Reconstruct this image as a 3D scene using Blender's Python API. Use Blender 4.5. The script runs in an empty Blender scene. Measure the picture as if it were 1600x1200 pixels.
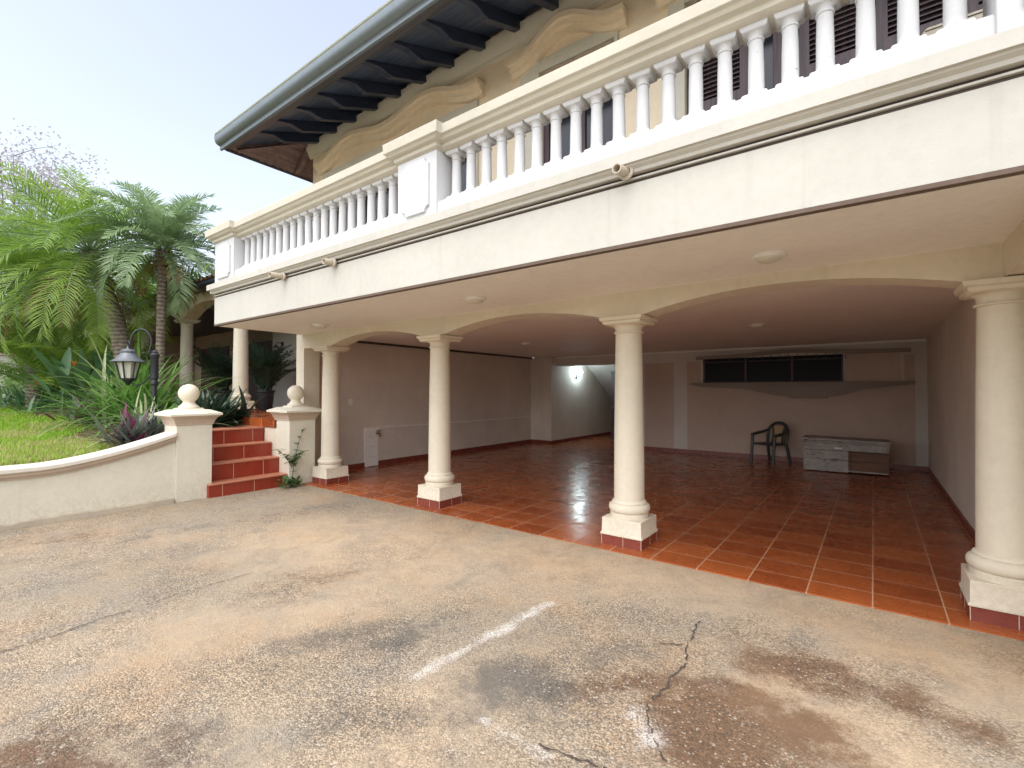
import bpy, math, random
import numpy as np
from mathutils import Vector, Matrix, Euler
R = math.radians
random.seed(7)
scn = bpy.context.scene
COL = scn.collection

# ------------------------------------------------------------------ camera
CAM_H = 1.6
YAW = R(37.03)
cam = bpy.data.cameras.new("camera")
cam.sensor_width = 36.0
cam.lens = 36.0 * 749.0 / 1600.0
cam.clip_start, cam.clip_end = 0.05, 2000.0
co = bpy.data.objects.new("camera", cam)
co.location = (0, 0, CAM_H)
co.rotation_euler = (R(90.84), 0, YAW)
COL.objects.link(co)
scn.camera = co

# ------------------------------------------------------------------ sky and sun
SUN_EL, SUN_AZ = R(62), R(168)      # azimuth clockwise from +Y
w = bpy.data.worlds.new("World")
scn.world = w
w.use_nodes = True
nt = w.node_tree
nt.nodes.clear()
sky = nt.nodes.new('ShaderNodeTexSky')
sky.sky_type = 'NISHITA'
sky.sun_disc = False
sky.sun_elevation = SUN_EL
sky.sun_rotation = SUN_AZ
sky.air_density, sky.dust_density, sky.ozone_density = 1.0, 3.0, 1.0
hs = nt.nodes.new('ShaderNodeHueSaturation')
hs.inputs['Saturation'].default_value = 0.50
bg = nt.nodes.new('ShaderNodeBackground')
bg.inputs['Strength'].default_value = 0.145
wo = nt.nodes.new('ShaderNodeOutputWorld')
nt.links.new(sky.outputs[0], hs.inputs['Color'])
nt.links.new(hs.outputs[0], bg.inputs['Color'])
nt.links.new(bg.outputs[0], wo.inputs['Surface'])

sl = bpy.data.lights.new("sun", 'SUN')
sl.energy = 0.8
sl.angle = R(120)
sl.color = (1.0, 0.98, 0.95)
so = bpy.data.objects.new("sun", sl)
so.rotation_euler = (R(90) - SUN_EL, 0, -SUN_AZ + math.pi)
so.location = (0, -10, 20)
COL.objects.link(so)

vs = scn.view_settings
vs.view_transform, vs.look, vs.gamma = 'Standard', 'None', 1.0
vs.use_curve_mapping = False
vs.exposure = 1.3
scn.render.engine = 'CYCLES'
scn.cycles.use_denoising = True
scn.cycles.max_bounces = 10
scn.cycles.diffuse_bounces = 7
scn.cycles.glossy_bounces = 4
scn.cycles.transparent_max_bounces = 8
scn.cycles.sample_clamp_indirect = 6.0

# ------------------------------------------------------------------ helpers
class MB:
    """collects shapes; build() links them as one mesh object"""
    def __init__(s):
        s.v, s.f, s.m, s.t = [], [], [], []
        s.mi, s.tint = 0, 0.5
    def face(s, idx):
        s.f.append(idx); s.m.append(s.mi); s.t.append(s.tint)
    def quad(s, a, b, c, d):
        n = len(s.v); s.v += [tuple(a), tuple(b), tuple(c), tuple(d)]; s.face((n, n+1, n+2, n+3)); return s
    def box(s, x0, x1, y0, y1, z0, z1):
        n = len(s.v)
        s.v += [(x0,y0,z0),(x1,y0,z0),(x1,y1,z0),(x0,y1,z0),(x0,y0,z1),(x1,y0,z1),(x1,y1,z1),(x0,y1,z1)]
        for q in ((0,3,2,1),(4,5,6,7),(0,1,5,4),(1,2,6,5),(2,3,7,6),(3,0,4,7)):
            s.face(tuple(n+i for i in q))
        return s
    def frustum(s, cx, cy, z0, z1, a0, b0, a1, b1):
        n = len(s.v)
        for z, a, b in ((z0,a0,b0),(z1,a1,b1)):
            s.v += [(cx-a,cy-b,z),(cx+a,cy-b,z),(cx+a,cy+b,z),(cx-a,cy+b,z)]
        for q in ((0,3,2,1),(4,5,6,7),(0,1,5,4),(1,2,6,5),(2,3,7,6),(3,0,4,7)):
            s.face(tuple(n+i for i in q))
        return s
    def lathe(s, prof, cx=0, cy=0, cz=0, seg=24, caps=True):
        n = len(s.v)
        for r, z in prof:
            for k in range(seg):
                a = 2*math.pi*k/seg
                s.v.append((cx+r*math.cos(a), cy+r*math.sin(a), cz+z))
        for i in range(len(prof)-1):
            for k in range(seg):
                k2 = (k+1) % seg
                s.face((n+i*seg+k, n+i*seg+k2, n+(i+1)*seg+k2, n+(i+1)*seg+k))
        if caps:
            s.face(tuple(n+k for k in reversed(range(seg))))
            e = n+(len(prof)-1)*seg
            s.face(tuple(e+k for k in range(seg)))
        return s
    def sqlathe(s, prof, cx=0, cy=0, cz=0):
        """square section stacked rings (half width, z)"""
        n = len(s.v)
        for r, z in prof:
            s.v += [(cx-r,cy-r,cz+z),(cx+r,cy-r,cz+z),(cx+r,cy+r,cz+z),(cx-r,cy+r,cz+z)]
        for i in range(len(prof)-1):
            for k in range(4):
                k2 = (k+1) % 4
                s.face((n+i*4+k, n+i*4+k2, n+(i+1)*4+k2, n+(i+1)*4+k))
        s.face((n+3, n+2, n+1, n)); e = n+(len(prof)-1)*4
        s.face((e, e+1, e+2, e+3))
        return s
    def prism(s, poly, axis, a0, a1):
        """poly 2D; axis 'x': (y,z); 'y': (x,z); 'z': (x,y)"""
        def P(u, v, a):
            return {'x': (a,u,v), 'y': (u,a,v), 'z': (u,v,a)}[axis]
        n, m = len(s.v), len(poly)
        s.v += [P(u,v,a0) for u, v in poly] + [P(u,v,a1) for u, v in poly]
        for i in range(m):
            j = (i+1) % m
            s.face((n+i, n+j, n+m+j, n+m+i))
        s.face(tuple(n+i for i in reversed(range(m))))
        s.face(tuple(n+m+i for i in range(m)))
        return s
    def tube(s, pts, rad, seg=8, caps=True):
        pts = [Vector(p) for p in pts]
        if not isinstance(rad, (list, tuple)): rad = [rad]*len(pts)
        n = len(s.v)
        ref = Vector((0.13, 0.31, 0.94))
        for i, p in enumerate(pts):
            d = (pts[min(i+1, len(pts)-1)] - pts[max(i-1, 0)])
            if d.length < 1e-9: d = Vector((0,0,1))
            d.normalize()
            if abs(d.dot(ref)) > 0.97: ref = Vector((0.94, 0.2, 0.1))
            u = d.cross(ref).normalized(); vv = d.cross(u)
            ref = vv.cross(d) if False else ref
            for k in range(seg):
                a = 2*math.pi*k/seg
                s.v.append(tuple(p + (u*math.cos(a) + vv*math.sin(a))*rad[i]))
        for i in range(len(pts)-1):
            for k in range(seg):
                k2 = (k+1) % seg
                s.face((n+i*seg+k, n+i*seg+k2, n+(i+1)*seg+k2, n+(i+1)*seg+k))
        if caps:
            s.face(tuple(n+k for k in reversed(range(seg))))
            e = n+(len(pts)-1)*seg
            s.face(tuple(e+k for k in range(seg)))
        return s
    def sphere(s, c, r, seg=20, rings=12, sz=1.0):
        prof = [(max(1e-4, r*math.sin(math.pi*i/rings)), -r*sz*math.cos(math.pi*i/rings)) for i in range(rings+1)]
        return s.lathe(prof, c[0], c[1], c[2], seg)
    def build(s, name, mats, parent=None, smooth=35, bevel=0.0, fix=True):
        me = bpy.data.meshes.new(name)
        me.from_pydata(s.v, [], s.f)
        if not isinstance(mats, (list, tuple)): mats = [mats]
        for m in mats: me.materials.append(m)
        if len(mats) > 1: me.polygons.foreach_set('material_index', s.m)
        if any(t != 0.5 for t in s.t):
            at = me.attributes.new('tint', 'FLOAT', 'FACE')
            at.data.foreach_set('value', s.t)
        if fix:
            import bmesh
            b = bmesh.new(); b.from_mesh(me)
            bmesh.ops.recalc_face_normals(b, faces=b.faces)
            b.to_mesh(me); b.free()
        if smooth:
            me.polygons.foreach_set('use_smooth', [True]*len(me.polygons))
            me.set_sharp_from_angle(angle=R(smooth))
        me.update()
        o = bpy.data.objects.new(name, me)
        COL.objects.link(o)
        if bevel:
            md = o.modifiers.new('bevel', 'BEVEL')
            md.width, md.segments, md.limit_method, md.angle_limit = bevel, 2, 'ANGLE', R(40)
            md.harden_normals = False
        if parent is not None:
            o.parent = parent
            o.location = -wloc(parent)
        return o

def wloc(o):
    p = Vector(o.location)
    while o.parent: o = o.parent; p += Vector(o.location)
    return p

def tag(o, label=None, cat=None, group=None, kind=None):
    if label: o['label'] = label
    if cat: o['category'] = cat
    if group: o['group'] = group
    if kind: o['kind'] = kind
    return o

def thing(name, loc, label, cat, group=None):
    o = bpy.data.objects.new(name, None)
    o.empty_display_size = 0.2
    COL.objects.link(o)
    o.location = loc
    return tag(o, label, cat, group)

def structure(o): o['kind'] = 'structure'; return o

def dup(o, parent=None, loc=None):
    c = o.copy(); COL.objects.link(c)
    if parent is not None: c.parent = parent
    if loc is not None: c.location = loc
    for ch in o.children: dup(ch, c)
    return c

# ------------------------------------------------------------------ materials
class NT:
    def __init__(s, name):
        s.mat = bpy.data.materials.new(name); s.mat.use_nodes = True
        s.n = s.mat.node_tree.nodes; s.l = s.mat.node_tree.links
        s.n.clear()
        s.out = s.n.new('ShaderNodeOutputMaterial')
        s.b = s.n.new('ShaderNodeBsdfPrincipled')
        s.l.new(s.b.outputs[0], s.out.inputs[0])
        s._co = None
    def co(s):
        if s._co is None:
            g = s.n.new('ShaderNodeNewGeometry'); s._co = g.outputs['Position']
        return s._co
    def link(s, a, b): s.l.new(a, b)
    def val(s, sock, v):
        if hasattr(v, 'is_output') or isinstance(v, bpy.types.NodeSocket): s.l.new(v, sock)
        else: sock.default_value = v
    def noise(s, scale, detail=4, rough=0.55, vec=None, dist=0.0):
        n = s.n.new('ShaderNodeTexNoise')
        n.inputs['Scale'].default_value = scale; n.inputs['Detail'].default_value = detail
        n.inputs['Roughness'].default_value = rough; n.inputs['Distortion'].default_value = dist
        s.l.new(vec or s.co(), n.inputs['Vector']); return n.outputs['Fac']
    def mapping(s, scale=(1,1,1), loc=(0,0,0), rot=(0,0,0), vec=None):
        m = s.n.new('ShaderNodeMapping')
        m.inputs['Scale'].default_value = scale; m.inputs['Location'].default_value = loc
        m.inputs['Rotation'].default_value = rot
        s.l.new(vec or s.co(), m.inputs['Vector']); return m.outputs[0]
    def vor(s, scale, feature='F1', vec=None, rnd=1.0):
        n = s.n.new('ShaderNodeTexVoronoi'); n.feature = feature
        n.inputs['Scale'].default_value = scale; n.inputs['Randomness'].default_value = rnd
        s.l.new(vec or s.co(), n.inputs['Vector']); return n
    def ramp(s, fac, a, b, lo=0.0, hi=1.0):
        n = s.n.new('ShaderNodeMapRange'); n.interpolation_type = 'SMOOTHSTEP'
        s.val(n.inputs[0], fac)
        n.inputs[1].default_value = a; n.inputs[2].default_value = b
        n.inputs[3].default_value = lo; n.inputs[4].default_value = hi
        return n.outputs[0]
    def math(s, op, a, b=0.0, clamp=False):
        n = s.n.new('ShaderNodeMath'); n.operation = op; n.use_clamp = clamp
        s.val(n.inputs[0], a); s.val(n.inputs[1], b); return n.outputs[0]
    def mix(s, fac, a, b, mode='MIX'):
        n = s.n.new('ShaderNodeMix'); n.data_type = 'RGBA'; n.blend_type = mode
        s.val(n.inputs[0], fac)
        for sock, v in ((n.inputs[6], a), (n.inputs[7], b)):
            s.val(sock, v if not isinstance(v, tuple) else (*v[:3], 1.0))
        return n.outputs[2]
    def attr(s, name):
        n = s.n.new('ShaderNodeAttribute'); n.attribute_name = name; return n.outputs['Fac']
    def bump(s, h, strength=0.3, dist=0.01):
        n = s.n.new('ShaderNodeBump'); n.inputs['Strength'].default_value = strength
        n.inputs['Distance'].default_value = dist
        s.l.new(h, n.inputs['Height']); s.l.new(n.outputs[0], s.b.inputs['Normal']); return n
    def color(s, c): s.val(s.b.inputs['Base Color'], c if not isinstance(c, tuple) else (*c[:3], 1.0))
    def rough(s, r): s.val(s.b.inputs['Roughness'], r)

def scale_c(c, k): return tuple(min(1, x*k) for x in c)

def plaster(name, c, rough=0.75, var=0.10, bump=0.12, bscale=90, streak=0.0, dirt_tone=(0.25,0.2,0.15), speck=0.0, splash=0.0):
    t = NT(name)
    big = t.ramp(t.noise(0.9, 5), 0.3, 0.7)
    col = t.mix(big, scale_c(c, 1-var), scale_c(c, 1+var*0.4))
    fine = t.ramp(t.noise(14, 6, 0.65), 0.35, 0.75)
    col = t.mix(t.math('MULTIPLY', fine, 0.10), col, dirt_tone)
    if streak:
        sv = t.mapping((7, 7, 0.35))
        st = t.ramp(t.noise(1.0, 5, 0.6, sv), 0.55, 0.85)
        col = t.mix(t.math('MULTIPLY', st, streak), col, dirt_tone)
    if speck:
        sp = t.ramp(t.noise(22, 8, 0.75, t.mapping((1, 1, 2.2))), 0.62, 0.68)
        area = t.ramp(t.noise(1.7, 3), 0.42, 0.58)
        col = t.mix(t.math('MULTIPLY', t.math('MULTIPLY', sp, area), speck), col, (0.12, 0.11, 0.10))
    if splash:
        g = t.n.new('ShaderNodeSeparateXYZ'); t.link(t.co(), g.inputs[0])
        lo = t.ramp(t.math('ADD', g.outputs[2], t.math('MULTIPLY', t.noise(9, 6, 0.7), 0.5)), 0.22, 0.70, 1.0, 0.0)
        col = t.mix(t.math('MULTIPLY', t.math('MULTIPLY', lo, t.ramp(t.noise(26, 7, 0.75), 0.35, 0.65)), splash), col, (0.30, 0.20, 0.13))
        cr = t.ramp(t.vor(2.2, 'DISTANCE_TO_EDGE', t.mapping((1, 1, 0.6))).outputs['Distance'], 0.0, 0.006, 1.0, 0.0)
        cr = t.math('MULTIPLY', cr, t.ramp(t.noise(1.3, 4), 0.55, 0.7))
        col = t.mix(t.math('MULTIPLY', cr, 0.45), col, (0.3, 0.25, 0.2))
    t.color(col); t.rough(rough)
    h = t.math('ADD', t.noise(bscale, 4, 0.6), t.math('MULTIPLY', t.noise(6, 3), 1.5))
    t.bump(h, bump, 0.01)
    return t.mat

def paint(name, c, rough=0.5, var=0.15, metallic=0.0, bump=0.05, bscale=40):
    t = NT(name)
    t.color(t.mix(t.noise(9, 5, 0.6), scale_c(c, 1-var), scale_c(c, 1+var)))
    t.rough(t.ramp(t.noise(20, 3), 0.2, 0.8, rough*0.8, min(1, rough*1.2)))
    t.b.inputs['Metallic'].default_value = metallic
    t.bump(t.noise(bscale, 3), bump, 0.01)
    return t.mat

def wood(name, c, rough=0.55, axis='y', var=0.35):
    t = NT(name)
    sc = {'x': (1.5, 30, 30), 'y': (30, 1.5, 30), 'z': (30, 30, 1.5)}[axis]
    g = t.noise(1.0, 5, 0.6, t.mapping(sc))
    t.color(t.mix(t.ramp(g, 0.3, 0.7), scale_c(c, 1-var), scale_c(c, 1+var)))
    t.rough(rough); t.bump(g, 0.2, 0.01)
    return t.mat

def tiles(name, c1, c2, tw, th, mortar=(0.45,0.27,0.17), rough=0.2, loc=(0,0,0), rot=(0,0,0), offset=0.0, msize=0.005):
    t = NT(name)
    bv = t.mapping((1,1,1), loc, rot)
    br = t.n.new('ShaderNodeTexBrick')
    br.offset = offset; br.squash = 1.0
    br.inputs['Scale'].default_value = 1.0
    br.inputs['Mortar Size'].default_value = msize
    br.inputs['Mortar Smooth'].default_value = 0.15
    br.inputs['Bias'].default_value = 0.0
    br.inputs['Brick Width'].default_value = tw
    br.inputs['Row Height'].default_value = th
    br.inputs['Color1'].default_value = (0.0, 0.0, 0.0, 1); br.inputs['Color2'].default_value = (1, 1, 1, 1)
    br.inputs['Mortar'].default_value = (0.5, 0.5, 0.5, 1)
    t.link(bv, br.inputs['Vector'])
    per = t.math('ADD', t.math('MULTIPLY', br.outputs['Color'], 0.40), t.math('MULTIPLY', t.noise(5, 5, 0.6), 0.60))
    col = t.mix(t.ramp(per, 0.1, 0.9), c1, c2)
    worn = t.ramp(t.noise(1.3, 4), 0.45, 0.8)
    col = t.mix(t.math('MULTIPLY', worn, 0.30), col, scale_c(c2, 1.2))
    col = t.mix(br.outputs['Fac'], col, mortar)
    t.color(col)
    rr = t.ramp(t.noise(3.5, 5, 0.65), 0.3, 0.75, rough*0.7, rough*1.7)
    t.rough(t.math('ADD', rr, t.math('MULTIPLY', br.outputs['Fac'], 0.5), True))
    h = t.math('ADD', t.math('MULTIPLY', br.outputs['Fac'], -1.0), t.math('MULTIPLY', t.noise(7, 3), 0.35))
    t.bump(h, 0.35, 0.006)
    return t.mat

def leaf(name, dark, light, tip=None, rough=0.45, transl=0.42):
    t = NT(name)
    ti = t.attr('tint')
    f = t.math('ADD', t.math('MULTIPLY', ti, 0.8), t.math('MULTIPLY', t.noise(6, 3), 0.25), True)
    col = t.mix(f, dark, light)
    if tip:   # a share of the leaves is of another colour (dry, purple)
        col = t.mix(t.ramp(ti, 0.93, 0.97), col, tip)
    t.color(col); t.rough(rough)
    tr = t.n.new('ShaderNodeBsdfTranslucent'); t.val(tr.inputs['Color'], t.mix(0.5, col, (0.5, 0.6, 0.08), 'MULTIPLY') if False else col)
    mx = t.n.new('ShaderNodeMixShader'); mx.inputs[0].default_value = transl
    t.link(t.b.outputs[0], mx.inputs[1]); t.link(tr.outputs[0], mx.inputs[2]); t.link(mx.outputs[0], t.out.inputs[0])
    return t.mat

M = {}
M['fascia'] = plaster('fascia_paint', (0.56, 0.54, 0.48), streak=0.28, var=0.06)
M['cream'] = plaster('cream_stucco', (0.70, 0.63, 0.50), var=0.07, streak=0.12, splash=0.45, bump=0.2)
M['tan'] = plaster('tan_stucco', (0.80, 0.665, 0.49), var=0.06, streak=0.12)
M['wallin'] = plaster('garage_plaster', (0.72, 0.65, 0.57), var=0.12, streak=0.14, bump=0.2)
M['panel'] = plaster('brown_plaster', (0.54, 0.42, 0.35), var=0.12, streak=0.10, bump=0.2)
M['pil'] = plaster('grey_plaster', (0.62, 0.58, 0.54), var=0.08)
M['ceil'] = plaster('ceiling_paint', (0.86, 0.82, 0.76), var=0.04, bump=0.06)
M['white'] = plaster('white_paint', (0.62, 0.625, 0.63), var=0.05, streak=0.08, speck=0.9, bump=0.15, bscale=45, dirt_tone=(0.45,0.43,0.4))
M['rail'] = plaster('rail_stucco', (0.60, 0.56, 0.46), var=0.10, streak=0.15, speck=0.35)
M['gard'] = plaster('garden_wall_paint', (0.70, 0.66, 0.53), var=0.07, streak=0.18, splash=0.28, bump=0.2)
M['cope'] = plaster('coping_paint', (0.52, 0.41, 0.31), var=0.12, streak=0.15)
M['brownline'] = paint('drip_shade_brown', (0.13, 0.09, 0.065), 0.8)
M['dirt_tone'] = paint('groove_dirt_shade', (0.07, 0.05, 0.04), 0.9)  # near-black for cracks, groove dirt and the shade painted in grooves and gap
M['wood_d'] = wood('dark_wood', (0.026, 0.036, 0.066), 0.4, 'y')
M['soffit'] = wood('soffit_boards', (0.056, 0.078, 0.125), 0.4, 'x', 0.45)
M['eaveb'] = wood('eave_board_wood', (0.085, 0.078, 0.088), 0.5, 'x')
M['wood_b'] = wood('brown_wood', (0.18, 0.115, 0.10), 0.6, 'y')
M['shut'] = wood('shutter_wood', (0.075, 0.05, 0.055), 0.5, 'z')
M['gutter'] = paint('gutter_metal', (0.17, 0.20, 0.215), 0.4, 0.15, 0.3)
M['moss'] = paint('mossy_tile_edge', (0.27, 0.285, 0.20), 0.9, 0.3, bump=0.4)
M['iron'] = paint('black_iron', (0.035, 0.037, 0.042), 0.45, 0.25, 0.3)
M['tin'] = paint('grey_tin', (0.16, 0.17, 0.19), 0.45, 0.2, 0.5)
M['glassd'] = paint('dark_pane', (0.014, 0.016, 0.022), 0.10, 0.1, bump=0.0)
M['frost'] = paint('frosted_pane', (0.62, 0.60, 0.50), 0.4, 0.08)
M['floor'] = tiles('terracotta_floor', (0.225, 0.047, 0.014), (0.41, 0.112, 0.030), 0.42, 0.36, mortar=(0.50,0.29,0.18), rough=0.22, loc=(0.02+0.42*40, -4.74+0.36*40, 0))
M['step'] = tiles('red_step_tile', (0.30, 0.045, 0.025), (0.40, 0.075, 0.035), 0.42, 0.236, (0.55,0.34,0.25), 0.25, (-3.07+0.1+42, 0, 0), (R(90), 0, R(90)) if False else (0,0,0))
M['skirt'] = paint('red_skirting_tile', (0.20, 0.045, 0.030), 0.3, 0.25)
M['grout'] = paint('pale_grout', (0.55, 0.42, 0.33), 0.8)
M['plastic_g'] = paint('dark_resin', (0.03, 0.04, 0.04), 0.45)
M['wicker'] = paint('tan_mesh_back', (0.42, 0.30, 0.17), 0.7, 0.25, bump=0.3, bscale=150)
def worn(name, c, under):
    t = NT(name)
    g = t.noise(1.0, 6, 0.7, t.mapping((4, 14, 14)))
    c2 = t.mix(t.ramp(t.noise(7, 6, 0.7), 0.35, 0.7), scale_c(c, 0.72), c)
    t.color(t.mix(t.ramp(g, 0.56, 0.64), c2, under)); t.rough(0.8); t.bump(g, 0.4, 0.01)
    return t.mat
M['oldwood'] = worn('old_white_wood', (0.44, 0.41, 0.38), (0.13, 0.09, 0.065))
M['rustwood'] = wood('bare_brown_wood', (0.16, 0.085, 0.05), 0.7, 'x', 0.3)
M['plast_w'] = paint('white_plastic', (0.78, 0.77, 0.74), 0.4, 0.04)
M['tile_w'] = paint('white_wall_tile', (0.86, 0.84, 0.80), 0.3, 0.05)
M['brass'] = paint('old_brass', (0.20, 0.15, 0.09), 0.35, 0.2, 0.8)
M['pipe'] = paint('spout_pipe', (0.46, 0.40, 0.31), 0.6, 0.25)
M['trunk'] = None
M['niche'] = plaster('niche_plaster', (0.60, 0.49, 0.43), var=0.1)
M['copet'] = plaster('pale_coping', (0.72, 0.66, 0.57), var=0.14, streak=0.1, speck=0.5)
M['hood'] = plaster('shaded_moulding_paint', (0.30, 0.265, 0.235), var=0.12)  # hood and sill colour darkened to stand in for their shade
M['paned'] = paint('dusty_dark_pane', (0.012, 0.013, 0.02), 0.35, 0.1, bump=0.0)
M['paned'].node_tree.nodes['Principled BSDF'].inputs['Specular IOR Level'].default_value = 0.12

def bark(name, c1, c2, ring=22):
    t = NT(name)
    wv = t.n.new('ShaderNodeTexWave'); wv.wave_type = 'BANDS'; wv.bands_direction = 'Z'
    wv.inputs['Scale'].default_value = ring/6.28; wv.inputs['Distortion'].default_value = 2.5
    wv.inputs['Detail'].default_value = 3
    t.link(t.co(), wv.inputs['Vector'])
    n = t.noise(14, 5, 0.65)
    f = t.math('ADD', t.math('MULTIPLY', wv.outputs['Fac'], 0.22), t.math('MULTIPLY', n, 0.78))
    t.color(t.mix(t.ramp(f, 0.3, 0.75), c1, c2)); t.rough(0.9); t.bump(f, 0.8, 0.03)
    return t.mat
M['trunk'] = bark('palm_bark', (0.10, 0.075, 0.06), (0.30, 0.24, 0.19))
M['branch'] = bark('branch_bark', (0.10, 0.075, 0.07), (0.22, 0.17, 0.15))
M['l_palm'] = leaf('palm_leaf', (0.08, 0.18, 0.07), (0.40, 0.52, 0.27), (0.45, 0.34, 0.13))
M['l_palm2'] = leaf('yellow_palm_leaf', (0.10, 0.24, 0.03), (0.42, 0.56, 0.10), (0.45, 0.30, 0.08))
M['l_dry'] = leaf('dry_frond', (0.14, 0.08, 0.03), (0.42, 0.27, 0.10))
M['l_strap'] = leaf('strap_leaf', (0.045, 0.16, 0.025), (0.27, 0.46, 0.11), (0.44, 0.48, 0.26))
M['l_bird'] = leaf('broad_leaf', (0.04, 0.13, 0.045), (0.20, 0.34, 0.17), rough=0.35)
M['l_purp'] = leaf('purple_leaf', (0.05, 0.075, 0.06), (0.27, 0.30, 0.24), (0.17, 0.03, 0.09), rough=0.4, transl=0.12)
M['l_dark'] = leaf('dark_leaf', (0.012, 0.034, 0.02), (0.075, 0.125, 0.075), rough=0.4, transl=0.15)
M['l_weed'] = leaf('weed_leaf', (0.03, 0.085, 0.02), (0.13, 0.24, 0.07))
M['l_tree'] = leaf('tree_leaf', (0.08, 0.17, 0.05), (0.28, 0.40, 0.13))
M['l_far'] = leaf('hazed_far_leaf', (0.40, 0.375, 0.38), (0.55, 0.52, 0.52), transl=0.55)  # pale washed-out colour stands in for haze on the distant tree
M['l_grass'] = leaf('grass_blade', (0.15, 0.33, 0.02), (0.40, 0.62, 0.05), (0.48, 0.45, 0.17), rough=0.6)
M['orange'] = leaf('orange_petal', (0.55, 0.14, 0.01), (0.75, 0.28, 0.02))

# ------------------------------------------------------------------ ground position under a picture point (design aid, flat ground)
F0 = 749.0
CS, SN = math.cos(YAW), math.sin(YAW)
def ray(px, py):
    dx, up = px-800.0, 611.0-py
    return Vector((-SN*F0 + CS*dx, CS*F0 + SN*dx, up))
def gpt(px, py, z=0.0):
    d = ray(px, py); k = (z-CAM_H)/d.z
    return (d.x*k, d.y*k)
def at(px, F, z):
    r = (px-800.0)*F/F0
    return Vector((-SN*F + CS*r, CS*F + SN*r, z))

# ------------------------------------------------------------------ driveway and ground
EDGE_Y = 4.44
def fbm(X, Y, sc, seed, octs=4):
    rs = np.random.RandomState(seed); out = np.zeros_like(X); amp = 1.0; tot = 0
    for o in range(octs):
        g = rs.rand(128, 128)
        x = X*sc*(2**o)+37.2; y = Y*sc*(2**o)+11.7
        xi = np.floor(x).astype(int); yi = np.floor(y).astype(int)
        fx = x-xi; fy = y-yi; fx = fx*fx*(3-2*fx); fy = fy*fy*(3-2*fy)
        a = g[xi % 128, yi % 128]; b = g[(xi+1) % 128, yi % 128]; c = g[xi % 128, (yi+1) % 128]; d = g[(xi+1) % 128, (yi+1) % 128]
        out += amp*((a*(1-fx)+b*fx)*(1-fy)+(c*(1-fx)+d*fx)*fy); tot += amp; amp *= 0.55
    return out/tot

xs = np.concatenate([np.linspace(-40, -8.2, 12)[:-1], np.arange(-8.2, 3.6, 0.028), np.linspace(3.6, 16, 8)])
ys = np.concatenate([np.linspace(-24, 0.2, 14)[:-1], np.arange(0.2, EDGE_Y, 0.028), [EDGE_Y]])
GX, GY = np.meshgrid(xs, ys, indexing='ij')
def capsule(p, q, r, soft=1.0):
    ax, ay = gpt(*p); bx, by = gpt(*q)
    vx, vy = bx-ax, by-ay; L2 = vx*vx+vy*vy+1e-9
    t = np.clip(((GX-ax)*vx+(GY-ay)*vy)/L2, 0, 1)
    d = np.hypot(GX-ax-t*vx, GY-ay-t*vy)
    return np.clip(1-d/(r*soft), 0, 1)
n1 = fbm(GX, GY, 1.7, 1, 5); n2 = fbm(GX, GY, 6.0, 2, 5); n3 = fbm(GX, GY, 18.0, 3, 4)
def paintmask(lst):
    m = np.zeros_like(GX)
    for p, q, r, a in lst:
        m = np.maximum(m, a*np.clip(capsule(p, q, r*1.25)**0.8*(0.2+1.6*n2), 0, 1))
    return m
dark = paintmask([((770,1050),(850,1075),0.34,0.95), ((470,1000),(700,972),0.26,0.65), ((610,1000),(640,985),0.2,0.8), ((900,1020),(1000,1010),0.3,0.45),
                  ((230,838),(520,790),0.45,0.45), ((40,1190),(280,1180),0.35,0.75), ((520,1130),(760,1110),0.22,0.5), ((200,1090),(420,1060),0.3,0.3),
                  ((380,950),(500,935),0.2,0.35), ((100,880),(330,850),0.35,0.25), ((1040,1120),(1090,1180),0.16,0.6), ((1060,1058),(1130,1065),0.12,0.6),
                  ((0,960),(150,930),0.4,0.3), ((1000,960),(1060,985),0.2,0.3), ((860,1000),(760,1000),0.2,0.4), ((690,1150),(560,1190),0.25,0.4)])
rust = paintmask([((1080,1105),(1230,1140),0.38,1.0), ((1190,1032),(1300,1060),0.26,0.9), ((1290,1060),(1400,1085),0.22,0.7), ((1380,1090),(1520,1140),0.18,0.75),
                  ((930,1070),(1010,1062),0.16,0.8), ((1100,1170),(1190,1190),0.3,0.95), ((0,1190),(200,1195),0.3,0.7), ((440,905),(520,898),0.24,0.5),
                  ((20,850),(120,840),0.4,0.45), ((1150,990),(1230,1010),0.2,0.35)])
white = paintmask([((650,1052),(858,942),0.085,1.0), ((985,1110),(1010,1150),0.13,1.0), ((760,1118),(850,1172),0.075,0.75), ((1020,1072),(1030,1080),0.1,0.5),
                   ((985,1000),(1000,1003),0.1,0.5), ((900,1105),(915,1110),0.06,0.5), ((700,1160),(760,1195),0.12,0.35)])
pale = paintmask([((520,850),(900,860),1.1,0.75), ((1000,900),(1400,960),0.55,0.8), ((480,960),(560,930),0.4,0.6), ((650,1080),(700,1060),0.3,0.5),
                  ((1250,1120),(1420,1180),0.35,0.7), ((250,1000),(350,960),0.5,0.5), ((600,1180),(680,1120),0.3,0.5), ((1400,1030),(1580,1060),0.4,0.6)])
nx, ny = len(xs), len(ys)
V = np.stack([GX.ravel(), GY.ravel(), ((n1-0.5)*0.012*(np.clip((EDGE_Y-GY)/0.5, 0, 1))).ravel()], 1)
ii = (np.arange(nx-1)[:, None]*ny + np.arange(ny-1)[None, :]).ravel()
Fq = np.stack([ii, ii+ny, ii+ny+1, ii+1], 1)
me = bpy.data.meshes.new('driveway')
me.from_pydata(V.tolist(), [], Fq.tolist())
for nm, a in (('dark', dark), ('rust', rust), ('white', white), ('pale', pale)):
    at_ = me.attributes.new(nm, 'FLOAT', 'POINT'); at_.data.foreach_set('value', a.ravel().astype(np.float32))
me.polygons.foreach_set('use_smooth', [True]*len(me.polygons))
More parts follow.
